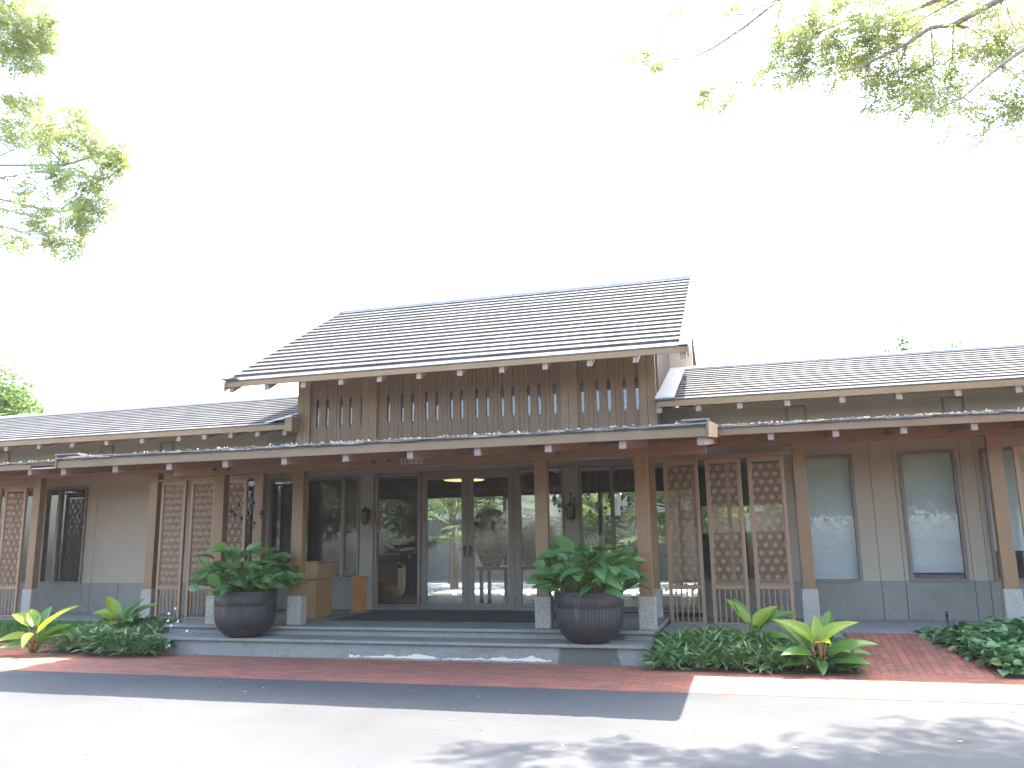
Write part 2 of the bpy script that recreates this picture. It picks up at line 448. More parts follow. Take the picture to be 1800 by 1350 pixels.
def npbuild(name, V, F, mats, midx=None, parent=None, org=None, smooth=True):
    """V (n,3), F (m,4) arrays"""
    if not isinstance(mats, (list, tuple)): mats = [mats]
    o = ORG[parent.name] if parent is not None else Vector(org if org is not None else (0, 0, 0))
    V = np.asarray(V, dtype=np.float32) - np.array(o, dtype=np.float32); F = np.asarray(F, dtype=np.int32)
    k = F.shape[1]
    me = bpy.data.meshes.new(name)
    me.vertices.add(len(V)); me.vertices.foreach_set('co', V.ravel())
    me.loops.add(F.size); me.loops.foreach_set('vertex_index', F.ravel())
    me.polygons.add(len(F)); me.polygons.foreach_set('loop_start', np.arange(0, F.size, k, dtype=np.int32))
    for m in mats: me.materials.append(m)
    if midx is not None: me.polygons.foreach_set('material_index', np.asarray(midx, dtype=np.int32))
    me.polygons.foreach_set('use_smooth', np.full(len(F), smooth))
    me.update(calc_edges=True); me.validate()
    ob = bpy.data.objects.new(name, me); C.objects.link(ob)
    ORG[ob.name] = o
    if parent is not None: ob.parent = parent
    else: ob.location = o
    return ob
def rotmats(yaw, pitch, roll):
    """columns = images of local x (leaf direction), y (leaf width), z (leaf normal)"""
    cy, sy, cp, sp, cr, sr = np.cos(yaw), np.sin(yaw), np.cos(pitch), np.sin(pitch), np.cos(roll), np.sin(roll)
    z = np.zeros_like(cy)
    d = np.stack([cy*cp, sy*cp, sp], -1)
    s = np.stack([-sy, cy, z], -1)
    n = np.cross(d, s)
    s2 = s*cr[:, None] + n*sr[:, None]; n2 = np.cross(d, s2)
    return np.stack([d, s2, n2], -1)
def scatter(tv, tf, Rm, pos, scale):
    tv = np.asarray(tv, float); tf = np.asarray(tf, int); n = len(pos)
    V = np.einsum('nij,kj->nki', Rm, tv)*np.asarray(scale).reshape(n, 1, -1) + np.asarray(pos)[:, None, :]
    F = tf[None] + (np.arange(n)*len(tv))[:, None, None]
    return V.reshape(-1, 3), F.reshape(-1, tf.shape[1])
def leaf_template(Ln=1.0, W=0.3, segs=4, fold=0.25, droop=0.3, shape='lance'):
    """leaf along +x, base at origin, normal +z: quads either side of a folded midrib"""
    vs = []; fs = []
    for i in range(segs+1):
        t = i/segs
        if shape == 'lance': wd = math.sin(math.pi*min(1, max(0.0, t))**0.8)
        elif shape == 'heart': wd = (0.55 if t == 0 else 1.0)*math.sin(math.pi*(0.16+0.84*t)**0.75)**0.8 if t < 1 else 0.0
        else: wd = math.sqrt(max(0, 1-(2*t-1)**2))
        wd = max(wd, 0.03)*W/2
        x = t*Ln; z = -droop*Ln*t*t
        vs += [(x, -wd, z+fold*wd), (x, 0, z), (x, wd, z+fold*wd)]
    for i in range(segs):
        a = i*3; b = a+3
        fs += [(a, b, b+1, a+1), (a+1, b+1, b+2, a+2)]
    return vs, fs

def tag(o, label, cat, group=None):
    o['label'] = label; o['category'] = cat
    if group: o['group'] = group
    return o
def thing(name, loc, label, cat, group=None):
    o = bpy.data.objects.new(name, None); C.objects.link(o)
    o.location = loc; ORG[o.name] = Vector(loc); o.empty_display_size = 0.2
    return tag(o, label, cat, group)
def structure(o): o['kind'] = 'structure'; return o
def stuff(o, label=None, cat=None):
    o['kind'] = 'stuff'
    if label: tag(o, label, cat)
    return o
def copy_tree(o, loc=None, label=None, parent=None, rz=0, sc=1):
    c = o.copy(); C.objects.link(c)
    if parent is not None: c.parent = parent
    if loc is not None:
        c.location = loc; c.rotation_euler = (0, 0, rz); c.scale = (sc, sc, sc)
    if label: c['label'] = label
    for ch in o.children: copy_tree(ch, parent=c)
    return c

# ================================================================== GROUND
b = MB(); b.box(-400, 400, -400, 600, -0.6, -0.012)
structure(b.build('ground', M['soil']))
ROADY = 9.74
b = MB(); b.box(-120, 120, -9, ROADY, -0.2, 0.0)
structure(b.build('road', M['asphalt']))
b = MB()
b.box(-30, 12, ROADY+0.003, 11.42, -0.2, 0.004)
b.box(-9.6, -1.4, 11.42, 12.3, -0.2, 0.004)
b.box(-30, -11.6, 11.42, 12.5, -0.2, 0.004)
structure(b.build('pavement', M['brick']))
b = MB()
b.hexa([(1.10, 11.42, -0.1), (2.72, 11.42, -0.1), (2.72, 13.3, -0.1), (1.10, 13.3, -0.1),
        (1.10, 11.42, 0.004), (2.72, 11.42, 0.004), (2.30, 13.3, 0.300), (1.14, 13.3, 0.300)])
structure(b.build('path', M['brick_path']))
# planting beds are soil mounds
def bed(name, pts, z0, z1):
    b = MB(); n = len(pts)
    b.add([(x, y, -0.1) for x, y, z in pts]+[(x, y, z) for x, y, z in pts],
          [tuple(range(n, 2*n))] + [(i, (i+1) % n, (i+1) % n+n, i+n) for i in range(n)])
    return structure(b.build(name, M['soil']))
bed('garden_bed', [(-1.42, 11.44, .03), (1.08, 11.44, .03), (1.10, 12.58, .18), (-1.42, 12.58, .14)], 0, 0)
bed('garden_bed', [(-11.4, 11.44, .03), (-9.62, 11.44, .03), (-9.62, 12.9, .12), (-11.6, 12.9, .12)], 0, 0)
bed('garden_bed', [(2.74, 11.44, .02), (9, 11.44, .02), (9, 13.3, .22), (2.33, 13.3, .22)], 0, 0)
b = MB(); b.hexa([(-30, 12.503, -.1), (-11.95, 12.503, -.1), (-11.95, 13.835, -.1), (-30, 13.835, -.1), (-30, 12.503, .02), (-11.95, 12.503, .02), (-11.95, 13.835, .2), (-30, 13.835, .2)])
structure(b.build('lawn', M['soil']))

# ================================================================== BUILDING
B = thing('lobby_building', (-5.2, 15.2, 0), 'long brown timber lobby building with tiled gable roof and low side wings', 'building')
def part(b, name, mats, parent=None, bevel=0): return b.build(name, mats, parent or B, bevel=bevel)

# ---- floors and steps
FL, WF = 0.41, 0.30
b = MB()
b.box(-9.55, -1.50, 12.14, 19.5, 0.0, FL-0.045)
part(b, 'porch_floor', M['riser'])
b = MB()
xs = [-9.62]+[-9.62+1.62*i for i in range(1, 5)]+[-1.46]
for i in range(5): b.box(xs[i]+.002, xs[i+1]-.002, 12.08, 15.0, FL-0.045, FL)
part(b, 'porch_paving', M['tread'], bevel=0.006)
b = MB(); b.box(-9.58, -1.48, 11.62, 12.14, 0.0, 0.23)
st = part(b, 'step', M['riser'])
b = MB()
for i in range(5): b.box(xs[i]+.002, xs[i+1]-.002, 11.56, 12.14, 0.23, 0.275)
part(b, 'tread', M['tread'], st, bevel=0.006)
b = MB()
b.box(-1.455, 1.1, 12.62, 15.3, 0.0, 0.285)
part(b, 'wing_floor', M['granite']); b = MB()
b.box(1.1, 9, 13.31, 15.3, 0.0, WF-0.03)
part(b, 'wing_floor', M['granite']); b = MB(); b.box(-11.9, -9.625, 12.93, 15.3, 0.0, WF-0.03); b.box(-30, -11.9, 13.87, 15.3, 0.0, WF-0.03)
part(b, 'wing_floor', M['granite'])
b = MB()
x = -1.45
while x < 1.05:
    b.box(x+.003, min(x+.42, 1.1)-.003, 12.60, 15.25, 0.287, 0.325); x += .42
x = 1.1
while x < 9: b.box(x+.003, x+1.0-.003, 13.302, 15.25, WF-0.028, WF); x += 1.0
part(b, 'wing_paving', M['pave_stone'], bevel=0.004)
b = MB(); x = -30
while x < -9.7: b.box(x+.003, min(x+1.0, -9.62)-.003, 12.90 if x > -12.1 else 13.84, 15.25, WF-0.028, WF); x += 1.0
part(b, 'wing_paving', M['pave_stone'], bevel=0.004)

# ---- front walls with openings
def wallgrid(b, X0, X1, z0, z1, y0, y1, openings, seams=(), gap=0.004, mat=0):
    xs = sorted(set([X0, X1] + [o[0] for o in openings] + [o[1] for o in openings]))
    xs = [x for x in xs if X0 <= x <= X1]
    for a, c in zip(xs[:-1], xs[1:]):
        mid = (a+c)/2; op = [o for o in openings if o[0] < mid < o[1]]
        segs = [(z0, z1)]
        for o in op:
            nsegs = []
            for s in segs:
                if o[2] > s[0]: nsegs.append((s[0], min(o[2], s[1])))
                if o[3] < s[1]: nsegs.append((max(o[3], s[0]), s[1]))
            segs = nsegs
        cuts = [a]+sorted(s for s in seams if a+.02 < s < c-.02)+[c]
        for s0, s1 in segs:
            if s1-s0 < 1e-3: continue
            for i, (p, q) in enumerate(zip(cuts[:-1], cuts[1:])):
                b.box(p+(gap if i else 0), q-(gap if i < len(cuts)-2 else 0), y0, y1, s0, s1, mat)
ZT, ZB = 3.06, 0.945
LW = [(-15.56, -14.40, ZB, ZT), (-10.78, -9.86, ZB, ZT), (-17.6, -15.75, ZB, ZT)]
RW = [(-1.32, 0.56, ZB, ZT), (0.73, 1.68, ZB, ZT), (2.41, 3.29, ZB, ZT), (3.66, 5.2, ZB, ZT)]
seamsL = [-14.14, -14.38, -12.74, -12.6, -18.4, -19.8, -21.2]
seamsR = [1.96, 2.33, 3.36, 3.58, 5.4, 6.8]
YW = 15.3
b = MB()
wallgrid(b, -26, -9.80, 0.93, 4.3, YW, YW+.03, LW, seamsL)
part(b, 'wall', M['wall'])
b = MB()
wallgrid(b, -0.95, 9, 0.93, 4.3, YW, YW+.03, RW, seamsR)
part(b, 'wall', M['wall'])
b = MB()
wallgrid(b, -26, -9.80, WF, 0.93, YW-.025, YW+.03, [], seamsL+[-13.4, -11.5], .005)
part(b, 'plinth', M['plinth'])
b = MB()
wallgrid(b, -0.95, 9, WF, 0.93, YW-.025, YW+.03, [], seamsR, .005)
part(b, 'plinth', M['plinth'])
b = MB()
wallgrid(b, -26, -9.80, 0.0, 4.3, YW+.032, YW+.16, LW)
part(b, 'wall_core', M['backing']); b = MB()
wallgrid(b, -0.95, 9, 0.0, 4.3, YW+.032, YW+.16, RW)
part(b, 'wall_core', M['backing'])
# porch wall: pilasters, head, sill
YC = 15.2
CO = [(-9.66, -7.60, 0.99, 3.03), (-7.26, -6.285, 0.47, 3.05), (-6.28, -4.36, 0.41, 3.07), (-4.30, -3.39, 0.47, 3.05), (-3.12, -0.99, 0.46, 3.03)]
b = MB(); wallgrid(b, -9.80, -0.95, FL, 4.0, YC, YC+.16, CO); part(b, 'wall', M['pilaster'])
b = MB()
for x0, x1 in ((-7.585, -7.285), (-3.395, -3.105)):
    b = MB(); b.box(x0, x1, YC-.035, YC-.002, FL+.002, 3.05); part(b, 'pilaster', M['pilaster'], bevel=.004)
b = MB(); b.box(-9.66, -7.62, YC-.02, YC-.002, FL+.003, 0.985); part(b, 'plinth', M['plinth'])
b = MB(); b.box(-9.795, -0.955, YC-.05, YC-.002, 3.075, 3.16); part(b, 'head_trim', M['pilaster'])

def window(x0, x1, z0, z1, y, mull=(), fwd=0.045, fr=0.05, pane='glass', blind=None, room=True, mat='frame'):
    b = MB(); ya, yb = y-fwd, y+.07
    b.box(x0, x0+fr, ya, yb, z0, z1); b.box(x1-fr, x1, ya, yb, z0, z1)
    b.box(x0+fr, x1-fr, ya, yb, z0, z0+fr); b.box(x0+fr, x1-fr, ya, yb, z1-fr, z1)
    for mx in mull: b.box(mx-.035, mx+.035, ya+.004, yb, z0+fr, z1-fr)
    wn = part(b, 'window', M[mat], bevel=.003)
    b = MB(); b.box(x0+fr, x1-fr, y+.015, y+.023, z0+fr, z1-fr)
    b.build('pane', M[pane], wn)
    if blind is not None:
        b = MB(); b.box(x0+.01, x1-.01, y+.10, y+.104, blind, z1-.01)
        b.build('blind', M['blind'], wn)
    return wn
window(-15.56, -14.40, ZB-.03, ZT+.01, YW, (-15.17,))
window(-17.6, -15.75, ZB-.03, ZT+.01, YW)
window(-10.78, -9.86, ZB-.03, ZT+.01, YW)
window(-1.32, 0.56, ZB-.03, ZT+.01, YW, (-0.42,))
window(0.73, 1.68, ZB-.03, ZT+.01, YW, blind=0.93, pane='glass_clear')
window(2.41, 3.29, ZB-.03, ZT+.01, YW, blind=1.06, pane='glass_clear')
window(3.66, 5.2, ZB-.03, ZT+.01, YW, blind=1.40, pane='glass_clear')
window(-9.66, -7.60, 0.985, 3.035, YC, (-7.97,), pane='glass_dark')
window(-7.26, -6.285, 0.465, 3.055, YC)
window(-4.30, -3.39, 0.465, 3.055, YC)
window(-3.12, -0.99, 0.455, 3.035, YC, (-2.495,))
# doors
def door(x0, x1, hx, hinge):
    b = MB(); y0, y1, s = YC-.03, YC+.03, 0.115
    b.box(x0, x0+s, y0, y1, FL+.012, 3.03); b.box(x1-s, x1, y0, y1, FL+.012, 3.03)
    b.box(x0+s, x1-s, y0, y1, FL+.012, FL+.135); b.box(x0+s, x1-s, y0, y1, 2.90, 3.03)
    d = part(b, 'door', M['frame'], bevel=.004)
    b = MB(); b.box(x0+s, x1-s, YC-.004, YC+.004, FL+.135, 2.90); b.build('pane', M['glass'], d)
    b = MB()
    b.box(hx-.022, hx+.022, y0-.012, y0-.002, 1.40, 1.62)
    b.tube([(hx, y0-.012, 1.55), (hx, y0-.06, 1.55), (hx+(-.10 if hinge < 0 else .10), y0-.06, 1.55)], .010, 6)
    b.build('handle', M['black'], d)
    hxx = x0-.004 if hinge < 0 else x1+.004
    for z in (0.62, 1.35, 2.35, 2.75):
        b = MB(); b.tube([(hxx, y0-.01, z-.05), (hxx, y0-.01, z+.05)], .011, 6); b.build('hinge', M['black'], d)
door(-6.265, -5.315, -5.365, -1)
door(-5.305, -4.375, -5.255, 1)
b = MB()
b.box(-6.34, -6.275, YC-.05, YC+.05, FL+.002, 3.075); b.box(-4.365, -4.285, YC-.05, YC+.05, FL+.002, 3.075)
b.box(-6.275, -4.365, YC-.05, YC+.05, 3.035, 3.073)
part(b, 'door_frame', M['frame'])

# ---- interior
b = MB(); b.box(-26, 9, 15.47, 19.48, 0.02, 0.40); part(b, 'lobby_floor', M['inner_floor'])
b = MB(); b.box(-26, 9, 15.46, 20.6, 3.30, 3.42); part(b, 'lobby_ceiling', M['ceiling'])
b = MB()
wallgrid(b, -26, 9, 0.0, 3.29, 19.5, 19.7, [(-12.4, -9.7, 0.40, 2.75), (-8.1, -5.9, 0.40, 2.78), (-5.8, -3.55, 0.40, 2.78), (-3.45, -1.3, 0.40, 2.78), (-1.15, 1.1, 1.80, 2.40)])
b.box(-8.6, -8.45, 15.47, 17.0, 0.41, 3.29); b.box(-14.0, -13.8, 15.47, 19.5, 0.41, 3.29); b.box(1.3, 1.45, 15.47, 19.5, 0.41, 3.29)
b.box(-26, 9, 19.5, 19.7, 3.43, 4.4); b.box(-19, -14.02, 16.9, 17.0, 0.41, 3.29)  # last box is an unseen partition added to keep the left window dark
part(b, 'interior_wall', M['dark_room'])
# screen of small openings at the back of the left room
b = MB()
rr = random.Random(8)
x = -12.4
while x < -9.4:
    wd = rr.choice((.03, .035, .09)); b.box(x, x+wd, 18.6, 18.66, 0.42, 3.2); x += wd+.022
for k in range(52): b.box(-12.4, -9.4, 18.604, 18.655, .45+k*.054, .45+k*.054+.034)
part(b, 'interior_screen', M['dark_room'])

# ---- columns
def column(x0, x1, yf, dy, zb, zt, ped):
    b = MB(); b.box(x0, x1, yf, yf+dy, ped, zt)
    c = part(b, 'column', M['column'], bevel=.006)
    b = MB(); g = .028
    b.box(x0-g, x1+g, yf-g, yf+dy+g, zb, ped)
    b.build('pedestal', M['granite'], c, bevel=.018)
for x0, x1 in ((-8.86, -8.66), (-7.34, -7.14), (-3.19, -2.993), (-1.663, -1.468)):
    column(x0, x1, 12.2, .15, FL, 2.885, 0.875)
for x0, x1 in ((-14.72, -14.53), (-11.765, -11.57), (-9.335, -9.13), (-1.78, -1.58), (0.655, 0.85), (3.49, 3.69), (6.4, 6.6), (-17.7, -17.5)):
    column(x0, x1, 14.1, .15, WF if x0 < -9.6 or x0 > -1.4 else FL, 3.168, 0.872)
# ---- beams
b = MB(); b.box(-9.67, -0.61, 12.17, 12.37, 2.885, 3.085); part(b, 'beam', M['beam'], bevel=.005)
b = MB(); b.box(-26, -9.2, 14.07, 14.27, 3.168, 3.385); part(b, 'beam', M['beam'], bevel=.005)
b = MB(); b.box(-1.79, 9, 14.07, 14.27, 3.168, 3.385); part(b, 'beam', M['beam'], bevel=.005)

# ---- canopies
def canopy(x0, x1, ye, zt, fh, slope, yback, tails, fx0=None, beam_y=None, tw=.085, th=.115, seed=1):
    rr = random.Random(seed); fx0 = x0 if fx0 is None else fx0
    b = MB()
    z = lambda y: zt + slope*(y-ye)
    # deck
    b.hexa([(x0, ye+.02, z(ye)-.055), (x1, ye+.02, z(ye)-.055), (x1, yback, z(yback)-.055), (x0, yback, z(yback)-.055),
            (x0, ye+.02, z(ye)-.03), (x1, ye+.02, z(ye)-.03), (x1, yback, z(yback)-.03), (x0, yback, z(yback)-.03)])
    # weathered shingles in courses
    ncourse = int((yback-ye)/.17)
    for c in range(ncourse):
        y0 = ye-.035+c*.17; x = x0 - rr.random()*.1
        layers = 2 if c == 0 else 1
        for l in range(layers):
            x = x0 - rr.random()*.12*(1 if c else 0)
            while x < x1:
                wd = rr.uniform(.10, .24); q = min(x+wd, x1)
                j = rr.uniform(-.02, .012); t = rr.uniform(.010, .019); zz = (.0 if l == 0 and c == 0 else .012) + rr.uniform(-.003, .004)
                a0, a1 = y0+j+(.006 if l == 0 and c == 0 else 0), y0+.24
                b.hexa([(x, a0, z(a0)-.03+zz), (q, a0, z(a0)-.03+zz+rr.uniform(-.003, .003)), (q, a1, z(a1)-.032), (x, a1, z(a1)-.032),
                        (x, a0, z(a0)-.03+zz+t), (q, a0, z(a0)-.03+zz+t), (q, a1, z(a1)-.020), (x, a1, z(a1)-.020)])
                x = q+.003
    cr = part(b, 'canopy_roof', M['shingle'])
    b = MB(); b.box(fx0, x1, ye, ye+.03, zt-.056-fh, zt-.056); b.build('fascia', M['fascia'], cr, bevel=.004)
    b = MB()
    n = int((x1-x0)/.13); wd = (x1-x0)/n
    for i in range(n):
        a, c = x0+i*wd+.003, x0+(i+1)*wd-.003
        y0, y1 = ye+.035, yback
        b.hexa([(a, y0, z(y0)-.085), (c, y0, z(y0)-.085), (c, y1, z(y1)-.085), (a, y1, z(y1)-.085),
                (a, y0, z(y0)-.06), (c, y0, z(y0)-.06), (c, y1, z(y1)-.06), (a, y1, z(y1)-.06)])
    b.build('soffit', M['soffit'], cr)
    for tx in tails:
        b = MB(); y0, y1 = ye+.045, yback-.02
        zb0 = zt-.056-fh-.095; h = (z(y0)-.087)-zb0
        b.hexa([(tx-tw/2, y0, zb0), (tx+tw/2, y0, zb0), (tx+tw/2, y1, z(y1)-.087-h), (tx-tw/2, y1, z(y1)-.087-h),
                (tx-tw/2, y0, z(y0)-.087), (tx+tw/2, y0, z(y0)-.087), (tx+tw/2, y1, z(y1)-.087), (tx-tw/2, y1, z(y1)-.087)])
        b.m[2] = 1
        b.build('rafter', [M['rafter'], M['tail']], cr)
    return cr
tl = [-9.755+.921*i for i in range(11)]
cc = canopy(-9.83, -0.47, 9.80, 3.01, .055+.05, .112, 14.62, tl, seed=2)
b = MB()
for x0, x1 in ((-0.468, -0.44), (-9.86, -9.832)):
    b = MB(); b.hexa([(x0, 9.78, 2.84), (x1, 9.78, 2.84), (x1, 14.5, 3.37), (x0, 14.5, 3.37), (x0, 9.78, 3.035), (x1, 9.78, 3.035), (x1, 14.5, 3.565), (x0, 14.5, 3.565)])
    b.build('verge_board', M['fascia'], cc)
b = MB(); b.box(-0.75, -0.435, 9.77, 9.95, 3.038, 3.058); b.build('verge_tile', M['shingle'], cc); b = MB(); b.box(-9.87, -9.45, 9.77, 9.95, 3.038, 3.058); b.build('verge_tile', M['shingle'], cc)
canopy(-0.436, 9, 12.6, 3.335, .095, .10, 15.28, [-.59+.9*i for i in range(11)], seed=3)
canopy(-26, -9.87, 12.6, 3.335, .095, .10, 15.28, [-13.33-.9*i for i in range(14)], fx0=-26, seed=4)
lf = [o for o in C.objects if o.name.startswith('fascia')][-1]
# the left canopy's fascia stops short and a thin pipe runs on
me = lf.data
for v in me.vertices:
    if v.co.x + ORG[lf.name].x > -11: v.co.x = -13.27 - ORG[lf.name].x
b = MB(); b.tube([(-13.26, 12.62, 3.20), (-9.9, 12.62, 3.20)], .013, 8); part(b, 'pipe', M['verge'])

# ---- tiled roofs
def tiled(x0, x1, ye, ze, yr, zr, n, name, seed, tw=.33, t=.05, verge=None, xback=None, back=True, over=.0):
    rr = random.Random(seed); b = MB()
    def slope_side(ysgn):
        Y = lambda s: yr - ysgn*(yr-ye)*(1-s)
        Z = lambda s: ze + (zr-ze)*s
        L_ = math.hypot(yr-ye, zr-ze); nz = (yr-ye)/L_; ny = -(zr-ze)/L_*ysgn
        X1 = x1 if ysgn > 0 or xback is None else xback
        for c in range(n):
            s0, s1 = c/n, (c+1)/n+.02
            x = x0 - (0 if c % 2 else tw/2)
            while x < X1:
                a, q = max(x, x0)+.0015, min(x+tw, X1)-.0015
                if q-a > .01:
                    tt = (t if c else .022)+rr.uniform(-.0006, .0006); e = rr.uniform(-.0008, .0008)/L_; e2 = e+rr.uniform(-.0008, .0008)/L_
                    P = []
                    for (xx, ss, hh) in ((a, s0+e, 0), (q, s0+e2, 0), (q, s1, -.02), (a, s1, -.02), (a, s0+e, tt), (q, s0+e2, tt), (q, s1, .004), (a, s1, .004)):
                        P.append((xx, Y(ss)+ny*hh, Z(ss)+nz*hh))
                    if ysgn < 0: P = [P[1], P[0], P[3], P[2], P[5], P[4], P[7], P[6]]
                    b.hexa(P)
                x += tw
    slope_side(1)
    if back: slope_side(-1)
    return part(b, name, M['tile'])
def slopebox(b, x0, x1, ya, za, yb, zb, lo, hi):
    b.hexa([(x0, ya, za+lo), (x1, ya, za+lo), (x1, yb, zb+lo), (x0, yb, zb+lo), (x0, ya, za+hi), (x1, ya, za+hi), (x1, yb, zb+hi), (x0, yb, zb+hi)])
def roof_extras(rf, x0, x1, ye, ze, yr, zr, tails, fh, wall_y, seed, bk=0):
    yb = 2*yr-ye
    b = MB()
    slopebox(b, x0+.02, x1-.02, ye+.03, ze-.035, yr, zr-.045, -.02, 0); slopebox(b, x0+.02, x1-.02-bk, yr, zr-.045, yb-.03, ze-.035, -.02, 0)
    b.build('deck', M['soffit'], rf)
    b = MB(); b.box(x0, x1, ye+.0, ye+.03, ze-.02-fh, ze-.006); b.build('fascia', M['fascia'], rf, bevel=.004)
    b = MB(); b.box(x0, x1-bk, yb-.03, yb, ze-.02-fh, ze-.006); b.build('fascia', M['fascia'], rf, bevel=.004)
    k = (zr-ze)/(yr-ye)
    for tx in tails:
        b = MB(); y0, y1 = ye+.05, wall_y
        zb0 = ze-.02-fh-.10
        b.hexa([(tx-.045, y0, zb0), (tx+.045, y0, zb0), (tx+.045, y1, ze+k*(y1-ye)-.24), (tx-.045, y1, ze+k*(y1-ye)-.24),
                (tx-.045, y0, ze+k*(y0-ye)-.06), (tx+.045, y0, ze+k*(y0-ye)-.06), (tx+.045, y1, ze+k*(y1-ye)-.06), (tx-.045, y1, ze+k*(y1-ye)-.06)])
        b.m[2] = 1
        b.build('rafter', [M['rafter'], M['tail']], rf)
    rr = random.Random(seed); b = MB(); x = x0
    while x < x1:
        q = min(x+.42, x1); h = .025+rr.uniform(-.003, .003)
        for sg in (-1, 1):
            P = [(x, yr+sg*.15, zr-.075), (q-.004, yr+sg*.15, zr-.075), (q-.004, yr, zr+.03), (x, yr, zr+.03), (x, yr+sg*.155, zr-.02+h), (q-.004, yr+sg*.155, zr-.02+h), (q-.004, yr, zr+.045+h), (x, yr, zr+.045+h)]
            if sg > 0: P = [P[1], P[0], P[3], P[2], P[5], P[4], P[7], P[6]]
            b.hexa(P)
        x = q
    b.build('ridge_cap', M['cap'], rf)
MX0, MX1 = -9.44, -0.86
mr = tiled(MX0, MX1-.12, 13.2, 4.735, 17.74, 7.30, 19, 'main_roof', 21, xback=MX1-.40)
roof_extras(mr, MX0, MX1, 13.2, 4.735, 17.74, 7.30, [-9.36+.766*i for i in range(12)], .085, 14.6, 5, bk=.29)
b = MB()
for ya, yb2, bk in ((13.16, 17.74, 0), (22.32, 17.74, .28)): slopebox(b, MX1-.12-bk, MX1+.03-bk, ya, 4.74, yb2, 7.325, .01, .045)
b.build('verge', M['verge'], mr, bevel=.004)
b = MB()
for x0 in (MX1+.0, MX0-.035):
    for ya, yb2, bk in ((13.18, 17.74, 0), (22.30, 17.74, .28 if x0 > -5 else 0)):
        b = MB(); slopebox(b, x0-bk, x0+.033-bk, ya, 4.72, yb2, 7.30, -.17, .008); b.build('verge_board', M['fascia'], mr)
b = MB(); slopebox(b, MX0-.025, MX0+.05, 13.22, 4.735, 17.74, 7.30, .02, .058); slopebox(b, MX0-.025, MX0+.05, 22.26, 4.735, 17.74, 7.30, .02, .058); b.build('verge', M['tile'], mr)
b = MB(); b.box(MX0-.06, MX0+.26, 13.13, 13.3, 4.765, 4.79); b.build('verge_tile', M['tile'], mr)
# wing roofs
WY0, WZ0, WY1, WZ1 = 14.3, 4.045, 17.45, 5.19
wr = tiled(-1.20, 9, WY0, WZ0, WY1, WZ1, 14, 'wing_roof', 31, t=.034)
roof_extras(wr, -1.50, 9, WY0, WZ0, WY1, WZ1, [-1.47, -.80, -.11]+[.66+.86*i for i in range(10)], .09, 15.3, 6)
b = MB()
slopebox(b, -1.52, -1.20, WY0-.05, WZ0-.01, WY1-.1, WZ1-.03, .03, .075)
b.build('verge', M['verge'], wr, bevel=.004)
b = MB(); b.box(-1.53, -1.19, WY0-.07, WY0+.05, WZ0+.002, WZ0+.03); b.build('verge_tile', M['tile'], wr)
wl = tiled(-26, -8.78, WY0, WZ0, WY1, WZ1, 14, 'wing_roof', 32, t=.034)
roof_extras(wl, -26, -8.80, WY0, WZ0, WY1, WZ1, [-8.86-.62*i for i in range(5)]+[-12.25-.9*i for i in range(15)], .09, 15.3, 7)
b = MB(); b.hexa([(-9.25, WY0-.05, WZ0+.03), (-8.66, WY0-.05, WZ0+.13), (-8.66, WY0+.35, WZ0+.26), (-9.2, WY0+.35, WZ0+.15), (-9.25, WY0-.05, WZ0+.055), (-8.66, WY0-.05, WZ0+.16), (-8.66, WY0+.35, WZ0+.285), (-9.2, WY0+.35, WZ0+.175)])
b.build('verge_tile', M['verge'], wl)
b = MB(); b.box(-8.82, -8.66, WY0-.02, WY0+.32, WZ0-.15, WZ0+.13); b.build('verge_board', M['fascia'], wl)
# thin board wall below wing eaves with a trim line and square vents
b = MB()
for x0, x1 in ((-26, -8.76), (-1.5, 9)):
    b.box(x0, x1, YW-.03, YW-.002, 4.02, 4.06)
    b.box(x0, x1, YW-.02, YW-.001, 3.5, 4.02)
part(b, 'frieze', M['wall'])
b = MB()
for vx in (-12.35, -13.95, 0.83, 3.35, -16.9):
    x0, x1 = vx-.17, vx+.17
    b = MB(); b.box(x0, x0+.03, YW-.05, YW-.021, 3.55, 3.97); b.box(x1-.03, x1, YW-.05, YW-.021, 3.55, 3.97); b.box(x0+.03, x1-.03, YW-.05, YW-.021, 3.94, 3.97)
    part(b, 'vent_frame', M['frame'])

# ---- upper wall with arrow-ended slots
UY = 14.63
def boards(b, slots, xa, xb, z0=3.3, z1=5.45, sl0=4.00, sl1=4.56, hw=.033, y0=UY, t=.028):
    g = .0035
    edges = [('e', xa)]
    for i, s in enumerate(slots):
        if i and s-slots[i-1] > .26: edges.append(('p', (s+slots[i-1])/2 - .025)); edges.append(('p', (s+slots[i-1])/2+.06))
        edges.append(('s', s))
    edges.append(('e', xb))
    for (k0, p), (k1, q) in zip(edges[:-1], edges[1:]):
        l = p + (0 if k0 == 'e' else g); r = q - (0 if k1 == 'e' else g)
        if r-l < .012: continue
        pts = [(l, z0)]
        pts += [(r, z0)]
        if k1 == 's': pts += [(r, sl0-.05), (q-hw, sl0+.03), (q-hw, sl1-.05), (r, sl1+.02)]
        pts += [(r, z1), (l, z1)]
        if k0 == 's': pts += [(l, sl1+.02), (p+hw, sl1-.05), (p+hw, sl0+.03), (l, sl0-.05)]
        dz = random.uniform(-.003, .003)
        b.prism_xz(pts, y0+dz, y0+t+dz)
sl = [-8.29, -8.08, -7.77, -7.56, -7.31]
sc_ = [-6.74, -6.45, -6.235, -5.94, -5.73, -5.43, -5.22, -4.92, -4.705, -4.41, -4.20, -3.90, -3.695, -3.40]
sr = [-2.88, -2.60, -2.39, -2.10, -1.88]
b = MB()
boards(b, sl, -8.44, -7.28); boards(b, sc_, -6.97, -3.27); boards(b, sr, -2.97, -1.83)
uw = part(b, 'upper_wall', M['board'])
b = MB()
